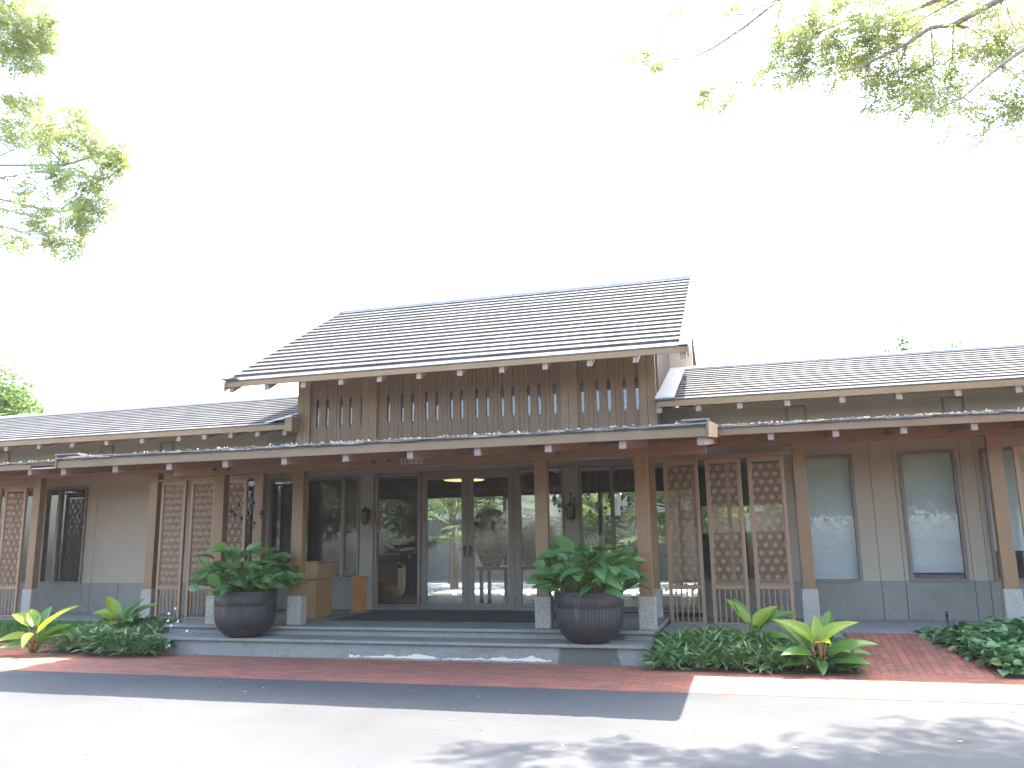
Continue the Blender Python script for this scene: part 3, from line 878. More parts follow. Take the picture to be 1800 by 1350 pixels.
for x0, x1 in ((-8.715, -8.44), (-7.285, -6.97), (-3.27, -2.965), (-1.83, -1.535)):
    xm = (x0+x1)/2-.01
    b = MB(); b.box(x0, xm-.003, UY-.06, UY+.04, 3.3, 5.47); b.box(xm+.003, x1, UY-.06, UY+.04, 3.3, 5.47)
    b.build('corner_board', M['post_board'], uw)
b = MB(); b.box(-8.5, -1.75, UY+.036, UY+.044, 3.45, 5.3); b.build('pane', M['glass_attic'], uw)
b = MB()
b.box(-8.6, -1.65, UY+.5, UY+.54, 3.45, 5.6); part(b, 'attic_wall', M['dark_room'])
# gable side walls: slatted near the front corner, sunlit stretch put in as a cream panel
b = MB()
zr_ = lambda y: 4.735+.565*(min(y, 35.48-y)-13.2)-.1
for x0, x1 in ((-1.60, -1.545), (-8.705, -8.65)):
    b = MB(); ys = [14.68, 17.74, 20.8]
    b.add([(x0, y, 3.3) for y in ys]+[(x0, y, zr_(y)) for y in ys]+[(x1, y, 3.3) for y in ys]+[(x1, y, zr_(y)) for y in ys],
          [(0, 1, 4, 3), (1, 2, 5, 4), (7, 6, 9, 10), (8, 7, 10, 11), (3, 4, 10, 9), (4, 5, 11, 10), (0, 3, 9, 6), (2, 8, 11, 5), (0, 6, 7, 1), (1, 7, 8, 2)])
    part(b, 'gable_wall', M['pilaster'])
b = MB(); y = 14.74
while y < 17.2:
    b.box(-1.543, -1.50, y, y+.04, 3.5, zr_(y)-.02); y += .12
part(b, 'gable_slats', M['post_board'])
b = MB(); b.box(-1.543, -1.06, 17.8, 17.9, 4.9, 6.9); part(b, 'gable_sun_panel', M['cream'])

# ================================================================== THINGS ON THE BUILDING
# ---- lattice screens
def lattice_mesh(wd, ht, a=.146, bw=.0115, dp=.022):
    b = MB(); h = a*math.sqrt(3)/2
    segs = []
    nx, ny = int(wd/a)+3, int(ht/h)+3
    def clip(p, q):
        (x0, z0), (x1, z1) = p, q; t0, t1 = 0, 1
        dx, dz = x1-x0, z1-z0
        for pp, qq in ((-dx, x0), (dx, wd-x0), (-dz, z0), (dz, ht-z0)):
            if abs(pp) < 1e-9:
                if qq < 0: return None
            else:
                r = qq/pp
                if pp < 0: t0 = max(t0, r)
                else: t1 = min(t1, r)
        if t0 >= t1-.02: return None
        return (x0+dx*t0, z0+dz*t0), (x0+dx*t1, z0+dz*t1)
    V_ = lambda i, j: (i*a + (j % 2)*a/2 - a/2, j*h)
    for j in range(-1, ny):
        for i in range(-1, nx):
            p = V_(i, j); o = (j % 2)
            q = V_(i+1, j); u = V_(i+o, j+1); u2 = V_(i+o-1, j+1)
            segs += [(p, q), (p, u), (p, u2)]
            for tri in ((p, q, u), (p, u, u2)):
                c = (sum(t_[0] for t_ in tri)/3, sum(t_[1] for t_ in tri)/3)
                segs += [(c, t_) for t_ in tri]
    for k, (p, q) in enumerate(segs):
        s = clip(p, q)
        if s:
            j = (k % 7)*.0006
            b.bar((s[0][0], j, s[0][1]), (s[1][0], j, s[1][1]), dp, bw, (0, 0, 1) if abs(s[1][0]-s[0][0]) > abs(s[1][1]-s[0][1])*.2 else (1, 0, 0))
    return b
LAT = lattice_mesh(.455, 1.95)
def baluster_mb(x, y, z0, z1):
    b = MB(); H = z1-z0
    prof = [(.013, 0), (.013, .04), (.021, .06), (.012, .09), (.010, .14), (.014, .3), (.021, .46), (.012, .55), (.018, .58), (.012, .61), (.010, .72), (.012, .84), (.021, .9), (.013, .93), (.013, 1)]
    b.lathe([(r, t*H) for r, t in prof], (x, y, z0), 8)
    return b
def make_screen(x0, label):
    wd = .575; y0 = 14.10
    t = thing('lattice_screen', (x0+wd/2, y0+.03, WF), label, 'lattice screen', 'star pattern lattice screens between the columns')
    b = MB(); f = .058
    for xx in (x0, x0+wd-f): b.box(xx, xx+f, y0, y0+.06, WF+.005, 2.985)
    for z0, z1 in ((.865, .925), (2.905, 2.985)): b.box(x0+f, x0+wd-f, y0+.002, y0+.058, z0, z1)
    b.box(x0+f, x0+wd-f, y0+.01, y0+.05, WF+.01, WF+.045)
    for xx in (x0+f, x0+wd-f-.012): b.box(xx, xx+.012, y0+.014, y0+.046, .925, 2.905)
    b.build('frame', M['screen'], t, bevel=.004)
    lb = MB(); lb.v = [(p[0]+x0+.06, p[1]+y0+.03, p[2]+.93) for p in LAT.v]; lb.f, lb.m, lb.s = LAT.f, LAT.m, LAT.s
    lb.build('lattice', M['screen'], t)
    for i in range(5): baluster_mb(x0+f+.052+i*.089, y0+.03, WF+.045, .865).build('baluster', M['screen'], t)
    return t
s0 = make_screen(-1.432, 'lattice screen nearest the porch right corner post, beside the right pot')
base = Vector(s0.location)
for x0, lab in ((-0.742, 'middle of the three lattice screens right of the porch'),
                (-0.060, 'lattice screen standing left of the post by the pale blind window'),
                (3.84, 'lattice screen at the right edge of the photo, cut by the frame'),
                (-11.47, 'lattice screen between left wing post and planted pot, fully visible'),
                (-10.77, 'lattice screen partly hidden by the leaves of the left pot'),
                (-10.07, 'lattice screen behind the porch post above the left pot, hung with bells'),
                (-15.48, 'lattice screen beside the leftmost stone-footed post'),
                (-16.17, 'lattice screen at the left edge of the photo, cut by the frame')):
    copy_tree(s0, (x0+.2875, base.y, base.z), lab)
for x0, x1, lab in ((-1.57, .65, 'brown rail above the three lattice screens right of the porch'), (-11.57, -9.34, 'brown rail above the lattice screens beside the left pot'), (-17.5, -14.72, 'brown rail above the lattice screens at the far left'), (3.69, 6.4, 'brown rail above the lattice screen at the right edge')):
    b = MB(); b.box(x0, x1, 14.115, 14.165, 2.99, 3.03)
    tag(b.build('screen_rail', M['screen'], org=(x0, 14.12, 2.99), bevel=.003), lab, 'rail', 'rails over the lattice screens')

# ---- LOBBY letters
def letters():
    t = thing('lobby_sign', (-5.19, 12.17, 2.92), 'raised serif letters reading LOBBY on the porch beam', 'sign')
    H, y0, y1 = .108, 12.150, 12.169
    sh = {}
    def strokes(name, x0, fn):
        b = MB(); fn(b, x0); b.build('letter', M['letter'], t)
    Z0 = 2.920
    def bx(b, xa, xb, za, zb): b.box(xa, xb, y0, y1, Z0+za, Z0+zb)
    def L_(b, x):
        bx(b, x+.012, x+.026, .006, H-.006); bx(b, x, x+.038, H-.006, H); bx(b, x, x+.012, 0, .006); bx(b, x+.012, x+.064, 0, .006); bx(b, x+.058, x+.064, .0065, .028)
    def ring(b, cx, cz, rx, rz, tx, tz, a0=0, a1=360, n=28):
        for i in range(n):
            p, q = R(a0+(a1-a0)*i/n), R(a0+(a1-a0)*(i+1)/n)
            P = lambda a, rx_, rz_: (cx+rx_*math.cos(a), cz+rz_*math.sin(a))
            pts = [P(p, rx, rz), P(q, rx, rz), P(q, rx-tx, rz-tz), P(p, rx-tx, rz-tz)]
            b.prism_xz([(u, Z0+v) for u, v in pts], y0, y1)
    def O_(b, x): ring(b, x+.048, H/2, .048, H/2+.002, .015, .005)
    def B_(b, x):
        bx(b, x+.012, x+.026, .005, H-.005); bx(b, x, x+.04, H-.005, H); bx(b, x, x+.04, 0, .005); bx(b, x+.026, x+.04, .054, .059)
        ring(b, x+.038, .0825, .027, .0265, .013, .005, -90, 90, 14); ring(b, x+.038, .0295, .033, .0295, .014, .005, -90, 90, 14)
    def Y_(b, x):
        bx(b, x+.034, x+.048, .005, .05); bx(b, x+.022, x+.06, 0, .005)
        for xa, xb, wd in ((x+.006, x+.035, .016), (x+.076, x+.047, .009)):
            b.prism_xz([(xa, Z0+H-.005), (xb-.001, Z0+.0505), (xb+wd*.8, Z0+.0505), (xa+wd, Z0+H-.005)], y0, y1)
        bx(b, x-.004, x+.03, H-.0045, H); bx(b, x+.062, x+.092, H-.0045, H)
    strokes('L', -5.385, L_); strokes('O', -5.315, O_); strokes('B', -5.212, B_); strokes('B', -5.134, B_); strokes('Y', -5.062, Y_)
letters()

# ---- wall lanterns
def lantern(x, z, label):
    y = YC-.035
    t = thing('wall_lantern', (x, y, z), label, 'lantern', 'black wall lanterns beside the lobby doors')
    b = MB(); b.box(x-.04, x+.04, y-.025, y, z-.06, z+.14); b.tube([(x, y-.02, z+.10), (x, y-.07, z+.13), (x, y-.13, z+.12)], .014, 8); b.build('bracket', M['black'], t)
    cy = y-.13
    b = MB()
    for k in range(6):
        a = R(60*k+30); b.tube([(x+.068*math.cos(a), cy+.068*math.sin(a), z-.14), (x+.086*math.cos(a), cy+.086*math.sin(a), z+.085)], .008, 6)
    b.lathe([(.07, -.15), (.076, -.145), (.074, -.13)], (x, cy, z), 6, smooth=False); b.lathe([(.0, -.20), (.012, -.195), (.016, -.18), (.01, -.17), (.05, -.155), (.07, -.15)], (x, cy, z), 12)
    b.build('cage', M['black'], t)
    b = MB(); b.lathe([(.102, .08), (.104, .09), (.07, .13), (.03, .155), (.022, .17), (.012, .19), (.0, .2)], (x, cy, z), 6, smooth=False); b.build('cap', M['black'], t)
    b = MB(); b.lathe([(.058, -.13), (.074, .08)], (x, cy, z), 6, smooth=False); b.build('glass', M['lamp_glass'], t)
lantern(-7.40, 2.22, 'black wall lantern left of the glass doors, above the wooden plinth')
lantern(-3.24, 2.22, 'black wall lantern right of the glass doors, above the large pot')

# ---- spotlights under the canopy
def spot(p, tilt, label):
    x, y, z = p
    t = thing('spotlight', (x, y, z), label, 'spotlight', 'small black spotlights on the porch beam')
    d = Vector((.35*tilt, .15, -1)).normalized(); c = Vector(p)
    b = MB(); b.tube([c-d*.055, c+d*.055], .034, 12); b.tube([c+d*.055, c+d*.06], .03, 12); b.build('lamp_head', M['black'], t, bevel=.004)
    b = MB(); b.tube([c-d*.05, c-d*.07+Vector((-.05*tilt, .05, .04)), (x-.09*tilt, y+.17, z+.07)], .009, 6); b.box(x-.09*tilt-.03, x-.09*tilt+.03, y+.135, y+.168, z+.03, z+.11); b.build('bracket', M['black'], t)
spot((-5.78, 12.0, 3.0), 0, 'straight black spotlight left of the LOBBY letters, further from them')
spot((-5.53, 12.0, 3.02), 1, 'tilted black spotlight just left of the LOBBY letters')
spot((-2.77, 12.0, 3.0), 0, 'straight black spotlight above the right porch post and pot')
spot((-2.53, 12.0, 3.05), 1, 'tilted black spotlight on the beam above the right pot')
spot((-8.74, 12.0, 3.0), 0, 'black spotlight above the leftmost porch post')
spot((-8.47, 12.0, 3.0), .6, 'tilted black spotlight right of the leftmost porch post')

# ---- hanging bells
def bell(x, z, style, s, label):
    y = 13.0
    t = thing('wind_bell', (x, y, z), label, 'wind bell', 'bronze wind bells hanging in the porch')
    b = MB(); b.tube([(x, y, z+.05*s), (x, y, 3.10)], .0022, 5); b.tube([(x, y, z-.01*s), (x, y, z-.13*s)], .0018, 5); b.build('cord', M['cord'], t)
    b = MB()
    if style == 0: pr = [(.0, .055), (.012, .05), (.012, .035), (.035, .03), (.042, .0), (.046, -.035), (.06, -.06), (.055, -.062), (.0, -.02)]
    elif style == 1: pr = [(0, .05), (.01, .045), (.02, .03), (.045, .01), (.052, -.015), (.045, -.04), (.02, -.055), (0, -.058)]
    else: pr = [(.0, .06), (.010, .052), (.022, .02), (.04, -.01), (.05, -.05), (.046, -.052), (0, -.02)]
    b.lathe([(r*s, q*s) for r, q in pr], (x, y, z), 14); b.build('bell', M['bronze'], t)
    b = MB(); zz = z-.12*s; k = s*.042
    pts = [(0, -1.2), (.75, -.1), (.85, .45), (.45, .75), (0, .5), (-.45, .75), (-.85, .45), (-.75, -.1)]
    b.prism_xz([(x+u*k, zz+v*k) for u, v in pts], y-.003, y+.003); b.build('clapper_leaf', M['bronze'], t)
rb = [(-3.07, 2.35), (-2.99, 2.23), (-2.8, 2.42), (-2.74, 2.33), (-2.52, 2.41), (-2.49, 2.13), (-2.38, 2.24), (-2.25, 2.18), (-2.21, 2.02), (-2.16, 2.36), (-2.07, 2.03), (-1.99, 2.17), (-1.87, 2.31)]
ORD = ['first', 'second', 'third', 'fourth', 'fifth', 'sixth', 'seventh', 'eighth', 'ninth', 'tenth', 'eleventh', 'twelfth', 'last']
SHAPE = ['flared bronze', 'round bronze', 'conical bronze']
for i, (x, z) in enumerate(rb):
    bell(x, z, i % 3, .66 if i % 3 else .76, SHAPE[i % 3]+' wind bell with heart leaf, '+ORD[i]+' from the left above the right pot')
lbp = [(-9.06, 2.3), (-8.985, 2.24), (-8.91, 2.41), (-8.85, 2.17), (-8.72, 2.26), (-8.61, 2.45), (-8.58, 2.08), (-8.44, 2.26)]
for i, (x, z) in enumerate(lbp): bell(x, z, (i*2+1) % 3, .72, SHAPE[(i*2+1) % 3]+' wind bell, '+ORD[i]+' from the left above the left pot')
for (x0, x1, lab) in ((-3.15, -1.72, 'thin dark rail carrying the wind bells above the right pot'), (-9.15, -8.35, 'thin dark rail carrying the wind bells above the left pot')):
    b = MB(); b.box(x0, x1, 12.985, 13.015, 3.10, 3.125)
    for xx in (x0+.05, x1-.05): b.box(xx-.01, xx+.01, 12.99, 13.01, 3.125, 3.3)
    tag(b.build('bell_rail', M['black'], org=(x0, 13, 3.1)), lab, 'rail')

# ---- desk, plinth box, mat
t = thing('reception_desk', (-7.6, 13.7, FL), 'oak reception lectern standing behind the second porch post', 'desk')
b = MB(); b.box(-8.05, -7.545, 13.44, 14.02, FL+.002, 1.06); b.build('body', M['desk'], t, bevel=.004)
b = MB(); b.box(-8.12, -7.50, 13.39, 14.06, 1.075, 1.36); b.box(-8.06, -7.54, 13.45, 14.0, 1.06, 1.076); b.box(-8.06, -7.54, 13.46, 13.98, 1.362, 1.385); b.build('top', M['desk'], t, bevel=.006)
t = thing('wooden_plinth', (-7.36, 14.75, FL), 'slim amber wood plinth beside the left pilaster', 'plinth')
b = MB(); b.box(-7.47, -7.25, 14.62, 14.86, FL+.002, 1.05); b.build('body', M['amber'], t, bevel=.004)
b = MB(); b.box(-7.475, -7.245, 14.615, 14.865, 1.052, 1.075); b.build('top', M['amber'], t, bevel=.003)
b = MB(); b.box(-7.05, -3.25, 13.05, 15.1, FL+.002, FL+.016)
tag(b.build('door_mat', M['mat'], org=(-5.2, 14, FL), bevel=.003), 'wide dark entrance mat in front of the glass doors', 'mat')
b = MB(); b.box(-7.9, -7.1, 16.3, 17.1, 0.41, 1.0)

# ---- lobby furniture seen through the glass
t = thing('pendant_lamp', (-6.2, 17.5, 3.1), 'round glowing pendant lamp under the lobby ceiling', 'pendant lamp')
b = MB(); b.lathe([(.46, 0), (.47, .02), (.47, .10), (.44, .12), (0, .12)], (-6.2, 17.5, 3.05), 32); b.build('shade', M['desk'], t)
b = MB(); b.lathe([(0, -.004), (.45, -.004), (.45, .0)], (-6.2, 17.5, 3.05), 32); b.build('diffuser', M['lamp_on'], t)
b = MB(); b.tube([(-6.2, 17.5, 3.17), (-6.2, 17.5, 3.3)], .012, 6); b.build('stem', M['black'], t)
t = thing('lobby_table', (-4.8, 17.2, .4), 'long dark table inside the lobby behind the doors', 'table')
b = MB(); b.box(-5.7, -3.9, 16.8, 17.5, 1.10, 1.17); b.build('top', M['table_wood'], t, bevel=.006)
for x in (-5.6, -4.0):
    for y in (16.88, 17.42):
        b = MB(); b.box(x-.035, x+.035, y-.035, y+.035, .402, 1.10); b.build('leg', M['table_wood'], t)
def cocoon_mat():
    m, t, out = nodes('woven_shell')
    p = N(t, 'BsdfPrincipled', i_Roughness=0.6)
    vo = N(t, 'TexVoronoi'); vo.inputs['Scale'].default_value = 7; vo.inputs['Randomness'].default_value = 0.5
    L(t, coords(t), vo.inputs['Vector'])
    L(t, ramp(t, vo.outputs['Distance'], [(0.28, (0.03, 0.02, 0.018)), (0.36, (0.36, 0.22, 0.15))]), p.inputs['Base Color'])
    L(t, p.outputs[0], out.inputs[0]); return m
b = MB(); b.lathe([(.18, 0), (.3, .25), (.42, .6), (.40, .9), (.28, 1.12), (.12, 1.2), (0, 1.21)], (-5.4, 16.95, 1.17), 28)
tag(b.build('woven_cocoon', cocoon_mat(), org=(-5.4, 17, 1.17)), 'brown woven shell sculpture with petal holes on the lobby table', 'sculpture')
b = MB(); b.lathe([(.05, 0), (.38, .15), (.5, .5), (.46, .85), (.25, 1.1), (0, 1.15)], (-4.6, 17.95, 1.0), 28)
b.lathe([(.2, -.6), (.06, -.55), (.05, .03)], (-4.6, 17.95, 1.0), 16)
tag(b.build('round_vase', M['table_wood'], org=(-4.6, 18, 1.0)), 'big round dark vase on a stand in the lobby', 'vase')
t = thing('red_drape', (-4.9, 18.2, 2.6), 'red cloth swags hanging from the lobby ceiling', 'drape')
b = MB()
for i in range(9):
    a = R(40*i); rr_ = .35+.12*(i % 3)
    b.lathe([(0, .0), (.16, .08), (.2, .22), (.1, .4), (.02, .45)], (-4.75+rr_*math.cos(a), 18.2+rr_*math.sin(a)*.6, 2.72+.06*(i % 2)), 10)
b.build('swag', M['red'], t)
b = MB(); b.tube([(-4.75, 18.2, 3.1), (-4.75, 18.2, 3.3)], .02, 6); b.build('hook', M['black'], t)
t = thing('armchair', (-8.1, 17.6, .4), 'rounded ochre armchair inside the lobby left of the doors', 'armchair')
b = MB(); b.lathe([(.34, .0), (.40, .1), (.42, .25), (.38, .30), (0, .32)], (-8.1, 17.6, .50), 20); b.build('seat', M['desk'], t)
b = MB()
for k in range(9):
    a0, a1 = R(-20+25*k-10), R(-20+25*k+15)
    P = []
    for z0 in (.75, 1.25):
        for a, r_ in ((a0, .42), (a1, .42), (a1, .34), (a0, .34)): P.append((-8.1+r_*math.cos(a), 17.6+r_*math.sin(a), z0-.12*abs(k-4)/4*(z0 > 1)))
    b.hexa(P)
b.build('backrest', M['desk'], t)
b = MB()
for k in range(4):
    a = R(45+90*k); b.tube([(-8.1+.3*math.cos(a), 17.6+.3*math.sin(a), .402), (-8.1+.28*math.cos(a), 17.6+.28*math.sin(a), .52)], .02, 6)
b.build('base', M['black'], t)

# ================================================================== POTS WITH PLANTS
def heart_leaf(mb, tip_base, d, nrm, Ln, W, mat, droop=.25, fold=.3, segs=6, wave=0):
    """broad leaf from its petiole end, direction d"""
    d = Vector(d).normalized(); n = Vector(nrm); s = n.cross(d).normalized(); n = d.cross(s).normalized()
    vs = []; fs = []
    for i in range(segs+1):
        tt = i/segs
        wd = (W/2)*(math.sin(math.pi*(0.13+0.87*tt)**0.72)**0.75 if 0 < tt < 1 else (0.42 if tt == 0 else 0.0))
        back = -.10*Ln*(1-tt)**3 if i == 0 else 0
        cx = tt*Ln; cz = -droop*Ln*tt*tt
        c = Vector(tip_base)+d*cx+n*cz
        wz = wave*math.sin(i*2.3)*W
        vs += [c-s*wd+n*(fold*wd+wz)+d*back, c-s*wd*.5+n*(fold*wd*.32), c, c+s*wd*.5+n*(fold*wd*.32), c+s*wd+n*(fold*wd-wz)+d*back]
    for i in range(segs):
        for k in range(4):
            a = i*5+k; fs.append((a, a+1, a+6, a+5))
    mb.add(vs, fs, mat, True)
def pot(x, y, z, label, plabel, seed):
    rr = random.Random(seed)
    t = thing('clay_pot', (x, y, z), label, 'pot', 'dark ribbed clay pots on the steps')
    n = 240
    def rib(r, zz, k): return (-.0045 if (k % 4) < 2 else .0025) if .2 < zz < .485 and r > .4 else 0
    prof = [(.19, .0), (.25, .01), (.32, .05), (.385, .11), (.432, .18), (.455, .23), (.468, .30), (.475, .38), (.478, .47), (.478, .50), (.482, .505), (.482, .60), (.478, .66), (.485, .68), (.487, .70), (.475, .705), (.455, .70), (.45, .66), (.45, .60)]
    b = MB(); b.lathe(prof, (x, y, z), n, rib=rib); b.build('body', M['pot'], t)
    b = MB(); b.lathe([(0, .62), (.452, .62)], (x, y, z), 32); b.build('soil', M['pot_soil'], t)
    p = thing('potted_plant', (x, y, z+.62), plabel, 'plant', 'broad leaved plants in the clay pots')
    bl = MB(); bs = MB()
    for i in range(190):
        a = rr.uniform(0, 2*math.pi); r0_ = .42*math.sqrt(rr.random()); q = rr.random()
        base = Vector((x+r0_*math.cos(a), y+r0_*math.sin(a), z+.615))
        h = rr.uniform(.17, .66)*(1-.30*(r0_/.42)**2)*(1.25 if i % 13 == 0 else 1)*(1+.18*math.sin(3*a+seed))
        a2 = a+rr.uniform(-.7, .7); out = rr.uniform(.06, .27)*(.4+r0_/.42)
        top = base+Vector((out*math.cos(a2), out*math.sin(a2), h))
        midp = base.lerp(top, .55)+Vector((-.12*out*math.cos(a2), -.12*out*math.sin(a2), .04))
        bs.tube([base, midp, top], [.007, .006, .0045], 5)
        Ln = rr.uniform(.17, .34); W = Ln*rr.uniform(.50, .74)
        el = rr.uniform(-.35, .7)+(.25 if h > .5 else 0); az = a2+rr.uniform(-.9, .9)
        d = Vector((math.cos(az)*math.cos(el), math.sin(az)*math.cos(el), math.sin(el)))
        tilt = Vector((rr.uniform(-.5, .5), rr.uniform(-1.1, .15), 1))
        heart_leaf(bl, top-d*Ln*.12, d, tilt, Ln, W, 0, rr.uniform(.1, .45), rr.uniform(.15, .5), 6, .02)
    bl.build('leaves', M['leaf_pot'], p); bs.build('stems', M['stem'], p)
pot(-7.87, 11.80, .275, 'dark ribbed clay pot on the left end of the steps', 'bushy plant with broad green leaves in the left pot', 5)
pot(-2.32, 11.80, .275, 'dark ribbed clay pot on the right end of the steps', 'bushy plant with broad green leaves in the right pot', 6)

# ================================================================== GARDEN BEDS
def philodendron(x, y, z, h, label, leaves, seed):
    """leaves: list of (azimuth deg, petiole lean, height, length, elevation deg, lime?)"""
    rr = random.Random(seed)
    t = thing('philodendron', (x, y, z), label, 'plant', 'lime leaved philodendrons in the beds')
    bl = MB(); bs = MB()
    for az, lean, hh, Ln, el, lime in leaves:
        a = R(az); e = R(el+10); hh = hh*1.12
        top = Vector((x+lean*math.cos(a), y+lean*math.sin(a), z+hh))
        b0 = Vector((x+.03*math.cos(a), y+.03*math.sin(a), z+.02))
        bs.tube([b0, b0.lerp(top, .5)+Vector((0, 0, .03)), top], [.016, .012, .008], 6, 0 if lime else 1)
        d = Vector((math.cos(a)*math.cos(e), math.sin(a)*math.cos(e), math.sin(e)))
        heart_leaf(bl, top-d*.05, d, (rr.uniform(-.25, .25)-.5*math.cos(a)*math.sin(e), -.35-.5*math.sin(a)*math.sin(e), 1), Ln, Ln*rr.uniform(.48, .56), 0 if lime else 1, rr.uniform(.05, .35), rr.uniform(.35, .6), 9, .012)
    bl.build('leaves', [M['leaf_phil'], M['leaf_phil_green']], t)
    bs.build('stems', [M['red_stem'], M['stem']], t)
philodendron(.66, 11.30, .03, .6, 'lime leaved philodendron at the front corner of the right bed, beside the path',
    [(168, .10, .36, .52, 30, 1), (12, .10, .36, .50, 28, 1), (150, .22, .30, .55, 38, 0), (60, .14, .32, .50, 52, 0), (-8, .20, .22, .52, 20, 0), (-70, .06, .33, .26, 12, 1), (185, .22, .16, .42, 8, 0), (-25, .2, .12, .46, -2, 0), (200, .14, .10, .40, -8, 0), (5, .16, .18, .5, 5, 0), (-88, .12, .10, .24, -40, 0), (90, .03, .38, .30, 80, 1), (215, .2, .2, .4, 0, 0)], 1)
philodendron(-.12, 12.25, .12, .6, 'lime leaved philodendron at the back of the right bed by the screens',
    [(160, .12, .40, .42, 40, 1), (30, .1, .36, .42, 38, 1), (140, .15, .42, .36, 55, 0), (10, .22, .36, .46, 22, 0), (185, .2, .20, .44, 8, 0), (-20, .16, .2, .4, 0, 0), (60, .12, .3, .45, 40, 0), (-80, .1, .24, .3, 0, 0), (220, .16, .2, .36, -5, 0), (-40, .18, .12, .3, -10, 0)], 2)
philodendron(-11.34, 11.16, .02, .6, 'bright yellow philodendron at the outer end of the left bed',
    [(175, .16, .42, .50, 18, 1), (150, .1, .42, .42, 30, 1), (15, .14, .36, .66, 42, 1), (95, .1, .40, .40, 55, 0), (5, .2, .24, .50, 25, 0), (200, .22, .22, .52, -4, 1), (-70, .1, .28, .4, -20, 1), (-20, .16, .2, .34, 0, 0), (0, .25, .2, .5, 12, 0), (230, .15, .14, .4, -10, 0)], 3)
philodendron(-10.78, 12.4, .1, .6, 'lime leaved philodendron at the back of the left bed below the wing post',
    [(165, .15, .42, .46, 40, 1), (180, .2, .34, .52, 15, 1), (170, .22, .24, .50, 6, 0), (20, .12, .38, .44, 42, 0), (10, .22, .34, .55, 32, 0), (-30, .15, .28, .4, 10, 0), (60, .1, .36, .40, 55, 0), (190, .15, .2, .42, -6, 0), (-90, .1, .26, .3, -5, 1)], 4)

def inpoly(px, py, poly):
    c = np.zeros(len(px), bool); j = len(poly)-1
    for i in range(len(poly)):
        xi, yi = poly[i]; xj, yj = poly[j]
        c ^= ((yi > py) != (yj > py)) & (px < (xj-xi)*(py-yi)/(yj-yi+1e-12)+xi)
        j = i
    return c
def sample(poly, n):
    P = np.array(poly); lo, hi = P.min(0), P.max(0); out = np.zeros((0, 2))
    while len(out) < n:
        q = rng.uniform(lo, hi, (n*2, 2)); q = q[inpoly(q[:, 0], q[:, 1], poly)]; out = np.vstack([out, q])
    return out[:n]
def lump(p, s=2.3, k=0.0): return .5+.5*np.sin(p[:, 0]*s+k)*np.sin(p[:, 1]*s*1.3+k*2)
def cover(name, label, poly, n, per, Ln, W, hmin, hmax, mat, shape='lance', ground=0.03, gslope=0.0, y0=11.4, el=(-.1, 1.0), droop=.35, zj=1.0):
    p = sample(poly, n)
    h = hmin+(hmax-hmin)*(.25+.75*lump(p))*rng.uniform(.55, 1, n)
    # lower towards the outline
    P = np.array(poly); edge = np.full(n, 9.0)
    for a, c in zip(P, np.roll(P, -1, 0)):
        d = c-a; tt = np.clip(((p-a)@d)/(d@d), 0, 1); edge = np.minimum(edge, np.linalg.norm(p-(a+tt[:, None]*d), axis=1))
    h *= np.clip(.35+edge/.22, 0, 1)
    g = ground+gslope*(p[:, 1]-y0)
    tv, tf = leaf_template(1, W, 4, .35, droop, shape)
    pos = np.repeat(np.column_stack([p, g+h]), per, 0); m = len(pos)
    pos[:, 2] -= rng.uniform(0, .5, m)*np.repeat(h, per)*zj
    pos[:, :2] += rng.normal(0, .012, (m, 2))
    Rm = rotmats(rng.uniform(0, 2*np.pi, m), rng.uniform(el[0], el[1], m), rng.normal(0, .35, m))
    V, F = scatter(tv, tf, Rm, pos, (rng.uniform(.65, 1.25, m)*Ln)[:, None])
    o = npbuild(name, V, F, M[mat], org=(float(P[:, 0].mean()), float(P[:, 1].mean()), 0))
    return stuff(o, label, 'ground cover')
RB = [(-1.45, 11.25), (.45, 11.22), (.95, 11.28), (1.10, 11.6), (1.05, 12.55), (-1.45, 12.55)]
cover('ground_cover', 'dense low green leaves filling the bed right of the steps', RB, 800, 7, .195, .19, .06, .30, 'leaf_cover', ground=.03, gslope=.1, el=(.0, 1.15))
LB = [(-11.05, 11.36), (-10.2, 11.13), (-9.6, 11.09), (-9.1, 11.28), (-8.98, 11.58), (-9.5, 11.62), (-9.62, 12.85), (-11.2, 12.85)]
cover('ground_cover', 'dense low green leaves filling the bed left of the steps', LB, 850, 7, .20, .19, .08, .40, 'leaf_cover', ground=.03, gslope=.08, el=(.0, 1.1))
FB = [(2.70, 11.42), (3.2, 11.35), (8, 11.35), (8, 13.5), (2.2, 13.45), (2.25, 13.0)]
cover('ground_cover', 'round leaved ground cover filling the bed right of the brick path', FB, 1500, 5, .135, .85, .12, .34, 'leaf_round', 'round', .02, .1, el=(-.5, .5), droop=.15, zj=.8)
# fine grass tufts
def blades(name, label, poly, n, Ln, W, mat, ground, gslope, el=(.5, 1.4), cat='grass', droop=.5, rnd=.3):
    p = sample(poly, n); g = ground+gslope*(p[:, 1]-11.4)
    tv, tf = leaf_template(1, W, 4, .1, droop)
    Rm = rotmats(rng.uniform(0, 2*np.pi, n), rng.uniform(el[0], el[1], n), rng.normal(0, rnd, n))
    V, F = scatter(tv, tf, Rm, np.column_stack([p, g]), (rng.uniform(.5, 1.2, n)*Ln)[:, None])
    return stuff(npbuild(name, V, F, M[mat], org=(poly[0][0], poly[0][1], 0)), label, cat)
blades('mondo_grass', 'dark wispy grass behind the leaves of the right bed', [(-.1, 11.9), (1.05, 11.35), (1.12, 12.5), (0, 12.5)], 1500, .34, .022, 'mondo', .05, .1)
blades('mondo_grass', 'dark wispy grass at the front corner of the right bed', [(.6, 11.3), (1.08, 11.32), (1.1, 11.8), (.7, 11.8)], 700, .26, .02, 'mondo', .02, .1, el=(.1, 1.2))
